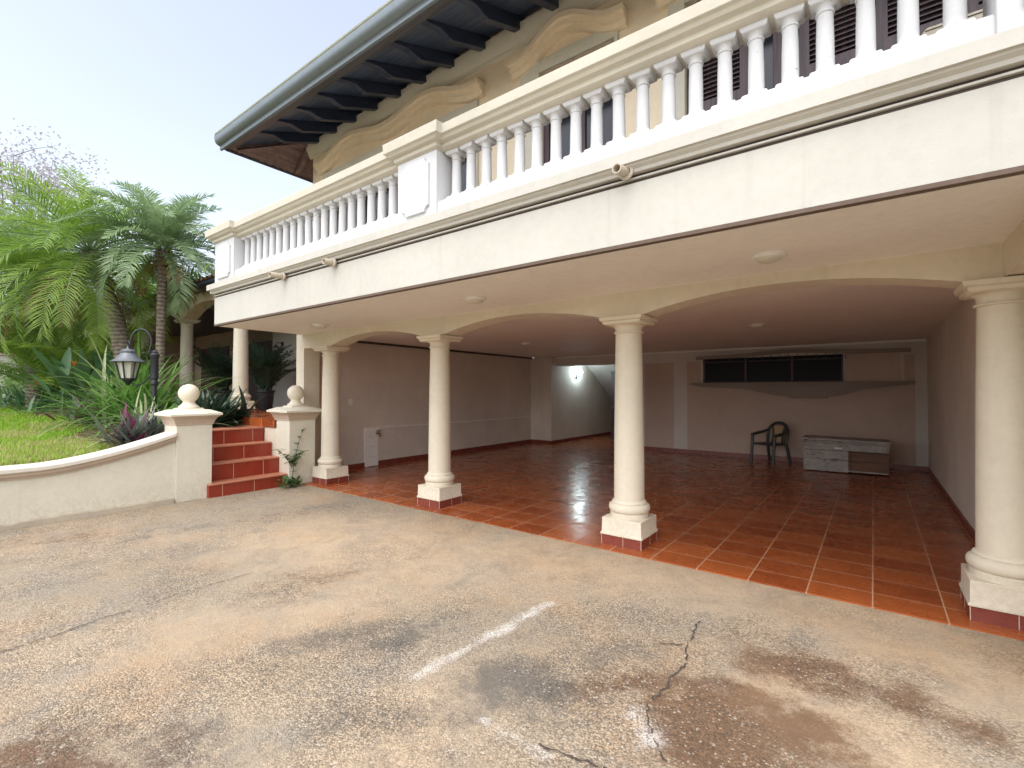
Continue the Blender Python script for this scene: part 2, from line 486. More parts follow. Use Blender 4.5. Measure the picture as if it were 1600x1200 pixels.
t = NT('aggregate_concrete')
peb = t.vor(102.0); peb2 = t.vor(190.0)
pc = t.n.new('ShaderNodeSeparateColor'); t.link(peb.outputs['Color'], pc.inputs[0])
base = t.mix(t.ramp(t.noise(0.55, 6, 0.6), 0.35, 0.65), (0.345, 0.285, 0.203), (0.46, 0.352, 0.235))
base = t.mix(t.ramp(t.noise(1.9, 6, 0.7), 0.42, 0.72), base, (0.31, 0.27, 0.215))
base = t.mix(t.math('MULTIPLY', t.attr('pale'), 0.75), base, (0.56, 0.415, 0.27))
base = t.mix(t.math('MULTIPLY', t.ramp(t.noise(0.8, 7, 0.7, t.mapping((1,1,1),(5,3,0))), 0.46, 0.66), 0.5), base, (0.46, 0.30, 0.165))
base = t.mix(t.math('MULTIPLY', t.ramp(t.noise(9, 6, 0.7), 0.45, 0.8), 0.3), base, (0.24, 0.195, 0.15))
def ragged(name, lo, hi, amp=1.0):
    nz = t.math('ADD', t.math('MULTIPLY', t.noise(4.0, 8, 0.72), 0.42), t.math('MULTIPLY', t.noise(26, 6, 0.75), 0.33))
    nz = t.math('ADD', nz, t.math('MULTIPLY', t.noise(120, 3, 0.7), 0.25))
    return t.ramp(t.math('ADD', t.attr(name), t.math('MULTIPLY', t.math('SUBTRACT', nz, 0.5), amp)), lo, hi)
grime = t.ramp(t.noise(2.3, 10, 0.78, dist=0.8), 0.47, 0.66)
base = t.mix(t.math('MULTIPLY', grime, 0.45), base, (0.215, 0.175, 0.13))
base = t.mix(t.math('MULTIPLY', ragged('dark', 0.22, 0.85, 3.0), 0.80), base, (0.115, 0.102, 0.088))
base = t.mix(t.math('MULTIPLY', ragged('rust', 0.20, 0.75, 2.9), 0.85), base, (0.155, 0.078, 0.034))
# pebbles: each its own shade, dark gaps between them
shade = t.ramp(pc.outputs[0], 0.0, 1.0, 0.62, 1.38)
hv = t.n.new('ShaderNodeHueSaturation'); t.link(base, hv.inputs['Color']); t.link(shade, hv.inputs['Value'])
gap = t.ramp(peb.outputs['Distance'], 0.45, 0.75)
expo = t.ramp(t.math('SUBTRACT', t.noise(1.1, 5, 0.65), t.math('MULTIPLY', t.attr('pale'), 0.22)), 0.30, 0.62, 0.15, 1.0)
col = t.mix(expo, base, hv.outputs[0])
col = t.mix(t.math('MULTIPLY', gap, t.math('MULTIPLY', expo, 0.60)), col, (0.085, 0.070, 0.055))
lightp = t.ramp(pc.outputs[1], 0.94, 0.98)
col = t.mix(t.math('MULTIPLY', lightp, t.math('MULTIPLY', expo, 0.7)), col, (0.62, 0.55, 0.46))
wa = t.math('MULTIPLY', t.attr('white'), 0.66)
wz = t.math('ADD', t.math('MULTIPLY', t.noise(60, 5, 0.8), 1.1), t.math('MULTIPLY', t.noise(8, 5, 0.7), 0.8))
wn = t.ramp(t.math('ADD', wa, t.math('SUBTRACT', wz, 0.95)), 0.30, 0.85)
wn = t.math('MULTIPLY', wn, t.ramp(peb.outputs['Distance'], 0.35, 0.8, 1.0, 0.25))
wn = t.math('MULTIPLY', wn, t.ramp(t.attr('white'), 0.02, 0.25))
col = t.mix(t.math('MULTIPLY', wn, 0.85), col, (0.80, 0.78, 0.75))
t.color(col); t.rough(0.82)
hh = t.math('ADD', t.math('MULTIPLY', t.math('SUBTRACT', 1.0, peb.outputs['Distance']), expo), t.math('MULTIPLY', t.noise(180, 3), 0.35))
hh = t.math('ADD', hh, t.math('MULTIPLY', t.math('SUBTRACT', 1.0, peb2.outputs['Distance']), 0.35))
hh = t.math('ADD', hh, t.math('MULTIPLY', t.noise(9, 6, 0.7), 1.2))
t.bump(hh, 0.85, 0.012)
M['drive'] = t.mat
me.materials.append(t.mat)
drive = bpy.data.objects.new('driveway', me); COL.objects.link(drive); structure(drive)

def crack(pts, wdt, seed):
    rs = random.Random(seed); P = []
    for i in range(len(pts)-1):
        a, b = Vector((*gpt(*pts[i]), 0)), Vector((*gpt(*pts[i+1]), 0))
        n = max(2, int((b-a).length/0.022))
        for k in range(n): P.append(a.lerp(b, k/n) + Vector((rs.gauss(0, .006), rs.gauss(0, .006), 0)))
    m = MB(); N = len(P)
    for i in range(N-1):
        d = (P[i+1]-P[i]).normalized(); s_ = Vector((-d.y, d.x, 0))
        if rs.random() < 0.06: continue
        w0 = wdt*(0.35+rs.random()); w1 = wdt*(0.35+rs.random())
        z = Vector((0, 0, 0.0085))
        m.quad(P[i]-s_*w0+z, P[i]+s_*w0+z, P[i+1]+s_*w1+z, P[i+1]-s_*w1+z)
    return m.build('crack', M['dirt_tone'], drive, smooth=0, fix=False)
crack([(1090,970),(1077,998),(1069,1012),(1071,1034),(1048,1055),(1034,1078),(1016,1093)], 0.0055, 1)
crack([(1016,998),(1040,1005),(1069,1004)], 0.004, 2)
crack([(0,1020),(60,1001),(110,985),(160,966),(215,950)], 0.005, 3)
crack([(232,944),(300,921),(360,905),(400,893)], 0.004, 4)
crack([(845,1158),(900,1182),(950,1198),(985,1215)], 0.006, 5)
crack([(1010,1095),(1010,1120),(1022,1160),(1040,1190)], 0.0035, 6)

m = MB(); m.quad((-900,-900,-0.06),(900,-900,-0.06),(900,900,-0.06),(-900,900,-0.06))
gm = NT('earth'); gm.color(gm.mix(gm.noise(0.3, 5), (0.10, 0.13, 0.05), (0.2, 0.16, 0.1))); gm.rough(0.95)
structure(m.build('ground', gm.mat, smooth=0))
m = MB(); m.box(-8.48, 0.86, EDGE_Y, 18.0, -0.05, 0.012)
structure(m.build('garage_floor', M['floor'], smooth=0))

# ------------------------------------------------------------------ the house
SOF = 2.62          # soffit and garage ceiling
FY = 3.20           # balcony fascia plane
WY = 4.60           # upper wall plane
house = thing('house', (-3.6, 4.8, 0), 'large two storey cream villa with long white balcony above an open tiled garage', 'house')

# balcony slab with fascia
XL, XR = -8.30, 4.5
prof = [(FY,SOF+0.03),(FY,3.066),(FY+0.035,3.069),(FY+0.035,3.089),(FY-0.005,3.092),(FY-0.005,3.104),(FY+0.035,3.107),(FY+0.035,3.125),
        (FY-0.03,3.128),(FY-0.035,3.150),(FY-0.06,3.165),(FY-0.065,3.178),(FY-0.085,3.18),(FY-0.085,3.262),(WY+0.1,3.262),(WY+0.1,SOF+0.03)]
m = MB(); m.prism(prof, 'x', XL, XR)
m.box(XL-0.085, XL, FY-0.085, WY+1.0, 3.18, 3.262)          # cornice return on the left end
m.box(XL-0.05, XL, FY-0.05, WY+1.0, 3.13, 3.18)
slab = m.build('balcony_slab', M['fascia'], house)
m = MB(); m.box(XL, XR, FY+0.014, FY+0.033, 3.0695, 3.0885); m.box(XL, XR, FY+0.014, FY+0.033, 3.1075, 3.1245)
m.build('cornice_groove', M['dirt_tone'], slab, smooth=0)  # dark strips: dirt in the grooves together with their painted-in shade
m = MB(); m.box(XL, XR, FY-0.004, FY+0.05, SOF+0.004, SOF+0.0295); m.box(XL-0.004, XL+0.05, FY+0.05, 4.9, SOF+0.004, SOF+0.0295)
m.build('drip_edge', M['brownline'], slab)  # brown drip strip, the shadow of its groove put into the colour
m = MB(); m.box(XL+0.05, XR, FY+0.05, 4.66, SOF, SOF+0.029)
m.build('soffit', M['ceil'], house, smooth=0)
m = MB(); m.box(-8.40, 0.86, 4.80, 12.5, SOF+0.012, SOF+0.03)
m.build('garage_ceiling', M['ceil'], house, smooth=0)

# drain spouts
for px, py in ((435, 430), (513, 408), (975, 263)):
    k = (FY-0.09)/ray(px, py).y; X = ray(px, py).x*k; Z = CAM_H+ray(px, py).z*k
    m = MB(); L = 0.11 if px > 500 else 0.16
    pr = [(0.036,-0.02),(0.036,L),(0.027,L),(0.027,L-0.08)]
    n0 = len(m.v); m.lathe(pr, 0, 0, 0, 14, caps=False)
    m.v = [(X+x-0.25*max(0,z), FY-0.03-z, Z+y) for x, y, z in m.v]
    m.lathe([(0.055,0),(0.055,0.012),(0.036,0.02)], 0, 0, 0, 14, False)
    m.v = m.v[:4*14] + [(X+x, FY-0.035-z, Z+y) for x, y, z in m.v[4*14:]]
    sp = m.build('drain_spout', M['pipe'], house)

# balustrade -------------------------------------------------------
m = MB()
m.box(XL+0.05, XR, FY, FY+0.30, 3.262, 3.40)
m.box(XL+0.08, XR, FY+0.03, FY+0.27, 3.40, 3.425)
m.box(XL+0.05, XL+0.33, FY+0.30, WY, 3.262, 3.40)
bal = m.build('balustrade', M['white'], house, bevel=0.006)
BY = FY+0.15
bprof_sq = [(0.074,0),(0.074,0.035),(0.060,0.055)]
m = MB(); m.sqlathe([(0.074,0.0),(0.074,0.032),(0.066,0.044)], 0, 0, 0)
m.lathe([(0.062,0.044),(0.064,0.052),(0.056,0.062),(0.052,0.068),(0.0475,0.076),(0.0475,0.10),(0.046,0.25),(0.0425,0.385),(0.0425,0.392),(0.050,0.396),(0.050,0.404),(0.043,0.408),(0.044,0.420),(0.052,0.436),(0.066,0.446)], 0, 0, 0, 18)
m.sqlathe([(0.066,0.444),(0.078,0.456),(0.080,0.478)], 0, 0, 0)
b0 = m.build('baluster', M['white'], bal, smooth=40)
BZ = 3.424
BSP = 0.1868
bx = [-7.6+0.094+BSP*i for i in range(20)] + [-3.30+0.105+BSP*i for i in range(20)] + [1.15+BSP*i for i in range(17)]
by = [BY]*len(bx)
for i in range(6): bx.append(XL+0.19); by.append(FY+0.42+BSP*i)
first = True
off = -wloc(bal)
for x, y in zip(bx, by):
    if first: c_ = b0; b0.location = off+Vector((x, y, BZ)); first = False
    else: c_ = dup(b0, bal, off+Vector((x+random.gauss(0, .002), y, BZ)))
    c_.rotation_euler = (random.gauss(0, .004), random.gauss(0, .005), random.gauss(0, .03))
# handrail, carried by posts
RZ = 3.902
rp = [(FY+0.05,RZ),(FY+0.02,RZ+0.02),(FY+0.02,RZ+0.055),(FY-0.02,RZ+0.065),(FY-0.035,RZ+0.09),(FY-0.06,RZ+0.10),(FY-0.065,RZ+0.185),(FY+0.365,RZ+0.185),
      (FY+0.36,RZ+0.10),(FY+0.28,RZ+0.055),(FY+0.25,RZ)]
m = MB()
for a, b in ((-7.60,-3.86),(-3.30,0.48),(1.04,XR)): m.prism(rp, 'x', a, b)
rp2 = [(XL+0.05-FY+u, z) for u, z in rp]
m.prism([(u, z) for u, z in rp2], 'y', FY+0.30, WY)
m.build('handrail', M['rail'], bal, bevel=0.004)
def notched(x0, x1, z0, z1, c):
    pts = []
    for cx_, cz_, a0 in ((x0,z0,90),(x1,z0,180),(x1,z1,270),(x0,z1,0)):
        for k in range(7):
            a = R(a0 - 90*k/6)
            pts.append((cx_+c*math.cos(a), cz_+c*math.sin(a)))
    return pts
for x0, x1 in ((-8.25,-7.60),(-3.86,-3.30),(0.48,1.04)):
    m = MB(); m.box(x0, x1, FY-0.02, FY+0.32, 3.264, RZ)
    po = m.build('post', M['white'], bal, bevel=0.006)
    m = MB(); m.prism(notched(x0+0.09, x1-0.09, 3.33, RZ-0.05, 0.055), 'y', FY-0.045, FY-0.018)
    m.build('post_panel', M['white'], po, smooth=20, bevel=0.004)
    m = MB()
    c = [(0.0,RZ),(0.03,RZ+0.02),(0.03,RZ+0.055),(0.07,RZ+0.068),(0.085,RZ+0.09),(0.105,RZ+0.10),(0.11,RZ+0.20)]
    n = len(m.v)
    for e, z in c: m.v += [(x0-e,FY-0.02-e,z),(x1+e,FY-0.02-e,z),(x1+e,FY+0.32+e,z),(x0-e,FY+0.32+e,z)]
    for i in range(len(c)-1):
        for k in range(4): m.face((n+i*4+k, n+i*4+(k+1)%4, n+(i+1)*4+(k+1)%4, n+(i+1)*4+k))
    e = n+(len(c)-1)*4; m.face((e,e+1,e+2,e+3)); m.face((n+3,n+2,n+1,n))
    m.build('post_cap', M['rail'], po, bevel=0.004)

# colonnade: arched beam and four columns ---------------------------
CY = 4.80
CX = [-7.60, -4.90, -2.07, 0.735]
SPR = 2.37
ends = [-8.49] + [] 
poly = [(-8.23, SOF-0.0)]
def arch_pts(x0, x1, spr, rise, n=18):
    c = x1-x0; r = (c*c/4+rise*rise)/(2*rise); cx_ = (x0+x1)/2; cz_ = spr+rise-r
    a = math.asin(c/2/r)
    return [(cx_+r*math.sin(-a+2*a*k/n), cz_+r*math.cos(-a+2*a*k/n)) for k in range(n+1)]
low = [(-8.49, 0.012), (-8.23, 0.012), (-8.23, SPR)]
hw = 0.20
low.append((CX[0]-hw, SPR))
for i in range(3):
    low += [(CX[i]+hw, SPR)] + arch_pts(CX[i]+hw+0.02, CX[i+1]-hw-0.02, SPR+0.01, 0.145) + [(CX[i+1]-hw, SPR)]
low += [(0.98, SPR), (0.98, SOF+0.02), (-8.49, SOF+0.02)]
m = MB(); m.prism(low, 'y', CY-0.145, CY+0.16)
m.build('arcade_beam', M['cream'], house, smooth=25)
m = MB(); m.box(0.72, 0.98, FY+0.06, CY-0.146, SPR+0.01, SOF+0.02); m.box(0.98, 1.2, FY+0.1, 13, 0, SOF)
m.build('side_beam', M['cream'], house)
def column(x, y, zb, ht, parent):
    """shaft with capital, moulded base, plinth and (garage only) a red tile skirting"""
    k = ht
    m = MB(); prof = []
    for i in range(13):
        u = i/12; r = 0.157-0.022*u**1.6
        prof.append((r, zb+0.44+u*(k-0.61)))
    m.lathe(prof, x, y, 0, 32)
    sh = m.build('column', M['cream'], parent, smooth=40)
    m = MB(); t0 = zb+k-0.17
    m.lathe([(0.135,t0),(0.152,t0+0.004),(0.156,t0+0.012),(0.152,t0+0.020),(0.137,t0+0.024),(0.137,t0+0.055),(0.150,t0+0.075),(0.172,t0+0.090)], x, y, 0, 32)
    m.sqlathe([(0.172,t0+0.088),(0.195,t0+0.096),(0.205,t0+0.112),(0.205,t0+0.125),(0.225,t0+0.135),(0.235,t0+0.168)], x, y, 0)
    m.build('capital', M['cream'], sh, smooth=40)
    m = MB()
    m.lathe([(0.195,zb+0.27),(0.197,zb+0.318),(0.188,zb+0.326),(0.199,zb+0.332),(0.210,zb+0.352),(0.212,zb+0.375),(0.206,zb+0.398),(0.190,zb+0.412),(0.174,zb+0.418),(0.179,zb+0.426),(0.175,zb+0.437),(0.158,zb+0.452)], x, y, 0, 36)
    m.build('column_base', M['cream'], sh, smooth=50)
    m = MB(); m.sqlathe([(0.226,zb+0.099),(0.226,zb+0.116),(0.215,zb+0.132),(0.213,zb+0.276)], x, y, 0)
    m.build('plinth', M['cream'], sh, bevel=0.005)
    m = MB(); m.box(x-0.215, x+0.215, y-0.215, y+0.215, zb, zb+0.098)
    m.mi = 1
    m.box(x+0.02, x+0.025, y-0.2165, y+0.2165, zb+0.001, zb+0.097); m.box(x-0.2165, x+0.2165, y+0.02, y+0.025, zb+0.001, zb+0.097)
    for sx in (-1, 1):
        for sy in (-1, 1):
            m.box(x+sx*0.214-0.0025, x+sx*0.214+0.0025, y+sy*0.214-0.0025, y+sy*0.214+0.0025, zb+0.001, zb+0.097)
    m.build('tile_skirting', [M['skirt'], M['grout']], sh)
    return sh
for x in CX: column(x, CY, 0.012, SPR-0.012, house)

# garage walls
m = MB(); m.box(-8.60, -8.48, CY+0.161, 12.2, 0.0, SOF+0.035)
m.box(-8.90, -7.72, 12.2, 12.5, 0, SOF)             # short return wall
m.box(-8.0, -7.72, 12.5, 18.0, 0, 3.2)               # wall of the stair hall
gw = m.build('garage_wall', M['wallin'], house)
m = MB(); m.box(-8.479, -8.40, CY+0.17, 12.19, SOF-0.03, SOF+0.011); m.build('gap_shade_strip', M['dirt_tone'], gw, smooth=0)  # solid dark strip painted as the shade of the recess above the wall
m = MB(); m.box(-8.479, -8.462, CY+0.17, 12.18, 0.013, 0.11); m.box(-8.46, -7.71, 12.18, 12.199, 0.013, 0.11); m.box(-7.719, -7.70, 12.2, 16.4, 0.013, 0.11)
m.build('skirting', M['skirt'], gw)
m = MB(); m.box(0.85, 0.979, CY+0.165, 13.0, 0.0, SOF+0.01)
gr = m.build('garage_wall', M['wallin'], house)
m = MB(); m.box(0.832, 0.849, CY+0.23, 12.4, 0.013, 0.11); m.build('skirting', M['skirt'], gr)
# rear wall with a window opening (niche), lintel band, pilaster, brown panels
BW = 12.5
m = MB()
wx0, wx1, wz0, wz1 = -3.42, 0.44, 1.80, 2.40
m.box(-5.2, wx0, BW, BW+0.3, 0, SOF+0.02); m.box(wx1, 1.0, BW, BW+0.3, 0, SOF+0.02)
m.box(wx0, wx1, BW, BW+0.3, 0, wz0); m.box(wx0, wx1, BW, BW+0.3, wz1, SOF+0.02)
m.box(-7.72, -5.2, BW-0.02, BW+0.3, 2.36, SOF+0.02)
m.box(-5.2, -5.0, BW+0.3, 18, 0, 3.2); m.box(-7.72, -5.2, 17.6, 18, 0, 3.2)
rw = m.build('rear_wall', M['pil'], house)
m = MB()
m.box(-4.92, -4.16, BW-0.012, BW-0.0005, 0.10, 2.34)
m.box(-3.81, 0.66, BW-0.012, BW-0.0005, 0.10, 1.74); m.box(-3.81, wx0-0.06, BW-0.012, BW-0.0005, 1.74, 2.34); m.box(wx1+0.06, 0.66, BW-0.012, BW-0.0005, 1.74, 2.34)
m.build('wall_panel', M['panel'], rw, smooth=0)
m = MB(); m.box(-5.18, 0.84, BW-0.03, BW-0.0125, 0.013, 0.11); m.build('skirting', M['skirt'], rw)
m = MB(); m.box(-8.40, 0.84, BW-0.05, BW-0.021, SOF-0.03, SOF+0.01); m.build('ceiling_moulding', M['plast_w'], rw)
# the long high window
m = MB(); m.box(-0.51, wx1-0.001, BW+0.10, BW+0.2, wz0+0.001, wz1-0.001); m.box(wx1-0.13, wx1-0.002, BW+0.02, BW+0.1, wz0+0.002, wz1-0.002)
wf = m.build('rear_window', M['niche'], house)
m = MB(); m.box(wx0, -0.515, BW+0.08, BW+0.1, wz0, wz1); m.build('pane', M['paned'], wf, smooth=0)
m = MB()
for x in (wx0+0.02, -2.45, -1.48, -0.53): m.box(x-0.02, x+0.02, BW+0.05, BW+0.079, wz0, wz1)
m.box(wx0, -0.51, BW+0.052, BW+0.078, wz0, wz0+0.03); m.box(wx0, -0.51, BW+0.053, BW+0.077, 2.30, 2.33)
m.build('frame', M['shut'], wf)
m = MB()
for i in range(17):
    x = wx0+0.10+i*0.178
    m.box(x-0.006, x+0.006, BW-0.045, BW-0.033, 2.30, 2.44)
m.box(wx0, -0.5, BW-0.046, BW-0.032, 2.30, 2.312)
m.build('grille', M['iron'], wf, smooth=0)
hood = [(-3.62,2.38),(-3.55,2.355)]
top = []
for i in range(25):
    u = i/24; x = -3.55+u*4.15; z = 2.40+0.075*math.exp(-((x+1.45)/0.95)**2)
    top.append((x, z))
m = MB(); m.prism([(-3.56,2.375)]+[(x, z-0.012) for x, z in top]+[(0.60,2.375)][::-1]+[(x, z+0.065) for x, z in reversed(top)], 'y', BW-0.13, BW-0.001)
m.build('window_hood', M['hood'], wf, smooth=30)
sil = [(-3.66,1.80),(0.62,1.80),(0.55,1.73),(0.30,1.70)]
for i in range(11):
    u = i/10; x = 0.0-u*0.75; sil.append((x, 1.66-0.17*(u*u*(3-2*u)) ))
sil += [(-0.84,1.46),(-1.50,1.46)]
for i in range(11):
    u = i/10; x = -1.58-u*1.1; sil.append((x, 1.49+0.17*(u*u*(3-2*u))))
sil += [(-3.40,1.70),(-3.58,1.73)]
m = MB(); m.prism(sil, 'y', BW-0.11, BW-0.0125); m.box(-3.70, 0.66, BW-0.17, BW-0.0126, 1.76, 1.795); m.box(-1.54,-0.80, BW-0.13, BW-0.013, 1.44, 1.465)
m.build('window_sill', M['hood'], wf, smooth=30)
# stair hall: sloping stair soffit and a dark door
m = MB(); m.prism([(14.2,2.61),(17.6,0.54),(17.6,0.70),(14.2,2.77)], 'x', -7.719, -5.201); m.box(-7.719, -5.201, 12.8, 14.2, 2.62, 2.75)
m.build('stair_soffit', M['pil'], house, smooth=0)
m = MB(); m.box(-6.90, -6.0, 14.55, 14.60, 0.013, 2.25); m.box(-6.0, -5.201, 14.5, 14.6, 0.013, 2.45)
dr = m.build('hall_door', M['shut'], house); 
m = MB(); m.sphere((-6.82, 14.52, 1.05), 0.03, 10, 6); m.build('door_knob', M['brass'], dr)
m = MB(); m.box(-8.479, -8.455, 6.52, 12.1, 0.795, 0.825); m.build('conduit', M['plast_w'], house)

# upper storey --------------------------------------------------------
UX = -7.87
WT = 6.06
openings = [(-7.36,-4.05,5.18),(-3.06,-2.12,5.28),(-1.40,2.6,5.28)]
m = MB(); xs_ = [UX]
cur = UX
for a, b, zt in openings:
    m.box(cur, a, WY, WY+0.25, 3.263, WT); m.box(a, b, WY, WY+0.25, zt, WT); cur = b
m.box(cur, 6.0, WY, WY+0.25, 3.263, WT)
m.box(UX, UX+0.25, WY+0.25, 13.0, 2.7, WT)
uw = m.build('upper_wall', M['tan'], house, smooth=0)
# moulded frieze under the eaves
m = MB()
fp = [(WY-0.001,5.70),(WY-0.035,5.71),(WY-0.04,5.735),(WY-0.055,5.75),(WY-0.075,5.80),(WY-0.10,5.855),(WY-0.105,5.93),(WY-0.001,5.93)]
m.prism(fp, 'x', UX-0.06, 6.0); m.box(UX-0.06, UX-0.0005, WY-0.03, 13, 5.74, 5.93)
m.build('frieze', M['rail'], house, smooth=25)
# window surrounds, hoods, doors
def band(top, thick, y0, y1, mb):
    mb.prism(top + [(x, z-thick) for x, z in reversed(top)], 'y', y0, y1)
def hump(x0, x1, z_end, rise, n=28, humps=1):
    out = []
    for i in range(n+1):
        u = i/n
        if humps == 1: h = 0.5-0.5*math.cos(2*math.pi*min(1, max(0, (u-0.06)/0.88)))
        else: h = (0.5-0.5*math.cos(4*math.pi*min(1, max(0, (u-0.03)/0.94))))*(1-0.0*u)
        if humps == 2 and 0.25 < u < 0.75: h = 0.35+0.65*h
        out.append((x0+(x1-x0)*u, z_end+rise*h))
    return out
def window(a, b, zt, hx0, hx1, humps, rise):
    zb = 3.263
    m = MB()
    m.box(hx0+0.10, a, WY-0.035, WY-0.0005, zb, zt+0.14); m.box(b, hx1-0.10, WY-0.035, WY-0.0005, zb, zt+0.14)
    m.box(a, b, WY-0.034, WY-0.0006, zt, zt+0.14)
    sur = m.build('window_surround', M['rail'], house, bevel=0.005)
    m = MB(); tp = hump(hx0, hx1, 5.50, rise, 48, humps)
    band(tp, 0.06, WY-0.15, WY-0.0007, m)
    band([(x, z-0.0601) for x, z in tp], 0.05, WY-0.11, WY-0.0008, m)
    band([(x, z-0.1102) for x, z in tp], 0.06, WY-0.065, WY-0.0009, m)
    m.build('window_hood', M['tan'], sur, smooth=30)
    return sur
s1 = window(-7.36, -4.05, 5.18, -7.62, -3.90, 2, 0.20)
s2 = window(-3.06, -2.12, 5.28, -3.43, -1.98, 1, 0.24)
s3 = window(-1.40, 2.6, 5.28, -1.66, 2.9, 1, 0.24)
def french(a, b, zt, n, y=WY+0.10):
    m = MB(); wdt = (b-a)/n
    m.box(a, b, y-0.04, y+0.04, zt-0.07, zt-0.0005)
    for i in range(n):
        x0, x1 = a+i*wdt, a+(i+1)*wdt
        m.box(x0+0.001, x0+0.075, y-0.035, y+0.035, 3.264, zt-0.071); m.box(x1-0.075, x1-0.001, y-0.035, y+0.035, 3.264, zt-0.071)
        m.box(x0+0.076, x1-0.076, y-0.034, y+0.034, 3.264, 3.42)
    fr = m.build('balcony_door', M['shut'], house, smooth=0, bevel=0.004)
    m = MB(); m.box(a+0.01, b-0.01, y-0.008, y+0.008, 3.42, zt-0.07)
    m.build('pane', M['glassd'], fr, smooth=0)
    return fr
french(-7.36, -4.05, 5.18, 4); french(-3.06, -2.12, 5.28, 2)
d3 = french(-1.40, 2.6, 5.28, 5)
m = MB(); m.tube([(-0.72, WY+0.05, 3.95),(-0.72, WY+0.0, 3.97),(-0.70, WY+0.0, 4.10),(-0.69, WY+0.05, 4.12)], 0.012, 8); m.box(-0.74,-0.67,WY+0.055,WY+0.064,3.9,4.17)
m.build('door_handle', M['brass'], d3)
def shutter(x0, x1, y, ang=0.0):
    zb, zt = 3.29, 5.24
    L = x1-x0; m = MB()
    m.box(0, 0.07, -0.02, 0.02, zb, zt); m.box(L-0.07, L, -0.02, 0.02, zb, zt)
    for z in (zb, 4.2, zt-0.1): m.box(0.07, L-0.07, -0.019, 0.019, z, z+0.1)
    z = zb+0.13
    while z < zt-0.13:
        if not (4.16 < z < 4.3):
            m.quad((0.07,-0.017,z),(L-0.07,-0.017,z),(L-0.07,0.015,z+0.035),(0.07,0.015,z+0.035))
            m.quad((0.07,-0.017,z+0.008),(L-0.07,-0.017,z+0.008),(L-0.07,-0.017,z),(0.07,-0.017,z))
        z += 0.043
    m.quad((0.07,0.019,zb),(L-0.07,0.019,zb),(L-0.07,0.019,zt),(0.07,0.019,zt))
    ca, sa = math.cos(ang), math.sin(ang)
    m.v = [(x0+x*ca-yy*sa, y+x*sa+yy*ca, zz) for x, yy, zz in m.v]
    return m.build('shutter', M['shut'], house, smooth=0)
for a, b in ((-1.38,-0.86),(-0.47,0.02),(0.04,0.52),(0.54,1.02),(1.04,1.50)): shutter(a, b, WY+0.03)

# roof ------------------------------------------------------------------
EY, EX = 3.37, -8.35
ES = 5.55
def zs(y): return 6.05-0.4065*(4.6-y)
m = MB()
m.quad((EX,EY,ES),(6.0,EY,ES),(6.0,4.62,6.058),(UX,4.62,6.058))
n_ = 18
roof_soffit = m
rf_mb = MB()
ridge = 8.6
T = 0.16
# upper covering, real slope above the soffit
rf_mb.quad((EX-0.05,EY-0.08,ES+T),(6.0,EY-0.08,ES+T),(6.0,10.4,ES+T+2.85),(-2.0,10.4,ES+T+2.85))
rf_mb.quad((EX-0.05,14.0,ES+T),(EX-0.05,EY-0.08,ES+T),(-2.0,10.4,ES+T+2.85),(-2.0,14.0,ES+T+2.85))
tile_t = NT('clay_roof_tile')
wv = tile_t.n.new('ShaderNodeTexWave'); wv.inputs['Scale'].default_value = 0.75; wv.bands_direction = 'X'
tile_t.link(tile_t.co(), wv.inputs['Vector'])
tile_t.color(tile_t.mix(tile_t.noise(3, 5), (0.16, 0.075, 0.045), (0.30, 0.16, 0.09))); tile_t.rough(0.9); tile_t.bump(wv.outputs['Fac'], 1.0, 0.05)
M['rooftile'] = tile_t.mat
roof = rf_mb.build('roof', M['rooftile'], house, smooth=0)
ms = roof_soffit.build('soffit_boards', M['soffit'], roof, smooth=0, fix=False)
m = MB(); m.quad((EX,14.0,ES),(EX,EY,ES),(UX,4.62,6.058),(UX,14.0,6.058))
for i in range(60):      # ribs of the side eave
    y = 3.9+i*0.13
    if y > 13: break
    x0 = EX; x1 = UX
    if y < 4.62:
        x1 = EX+(UX-EX)*(y-EY)/(4.62-EY)
    z1 = ES+(x1-EX)/(UX-EX)*0.508
    m.quad((x0,y,ES-0.012),(x0,y+0.07,ES-0.012),(x1,y+0.07,z1-0.012),(x1,y,z1-0.012))
m.build('side_soffit', M['wood_b'], roof, smooth=0, fix=False)
# eave board between gutter and rafters
m = MB(); m.box(EX-0.02, 6.0, EY-0.02, EY+0.0, ES-0.036, ES+T); m.box(EX-0.02, EX, EY, 13.9, ES-0.05, ES+T)
m.prism([(EY+0.001, ES-0.03),(EY+0.13, zs(EY+0.13)-0.03),(EY+0.13, zs(EY+0.13)-0.002),(EY+0.001, ES-0.002)], 'x', EX+0.1, 6.0)
m.build('eave_board', M['eaveb'], roof, smooth=0)
# gutter
gp = [(EY-0.135,ES+0.165),(EY-0.135,ES+0.135)]
for k in range(9):
    a = R(180+90*k/8); gp.append((EY-0.055+0.078*math.cos(a), ES+0.115+0.085*math.sin(a)))
gp += [(EY-0.05,ES+0.02),(EY-0.055,ES+0.0),(EY-0.05,ES-0.03),(EY-0.021,ES-0.035),(EY-0.021,ES+0.165)]
m = MB(); m.prism(gp, 'x', EX-0.11, 6.0)
m.box(EX-0.11, EX-0.025, EY-0.02, 13.9, ES+0.0, ES+0.16)
gt = m.build('gutter', M['gutter'], roof, smooth=40)
m = MB()
for i in range(40):
    x = EX-0.1+i*0.36
    m.box(x, x+0.352, EY-0.14, EY-0.02, ES+0.166, ES+0.205)
m.box(EX-0.12, EX-0.03, EY, 13.9, ES+0.166, ES+0.20)
m.build('tile_edge', M['moss'], roof, bevel=0.01)
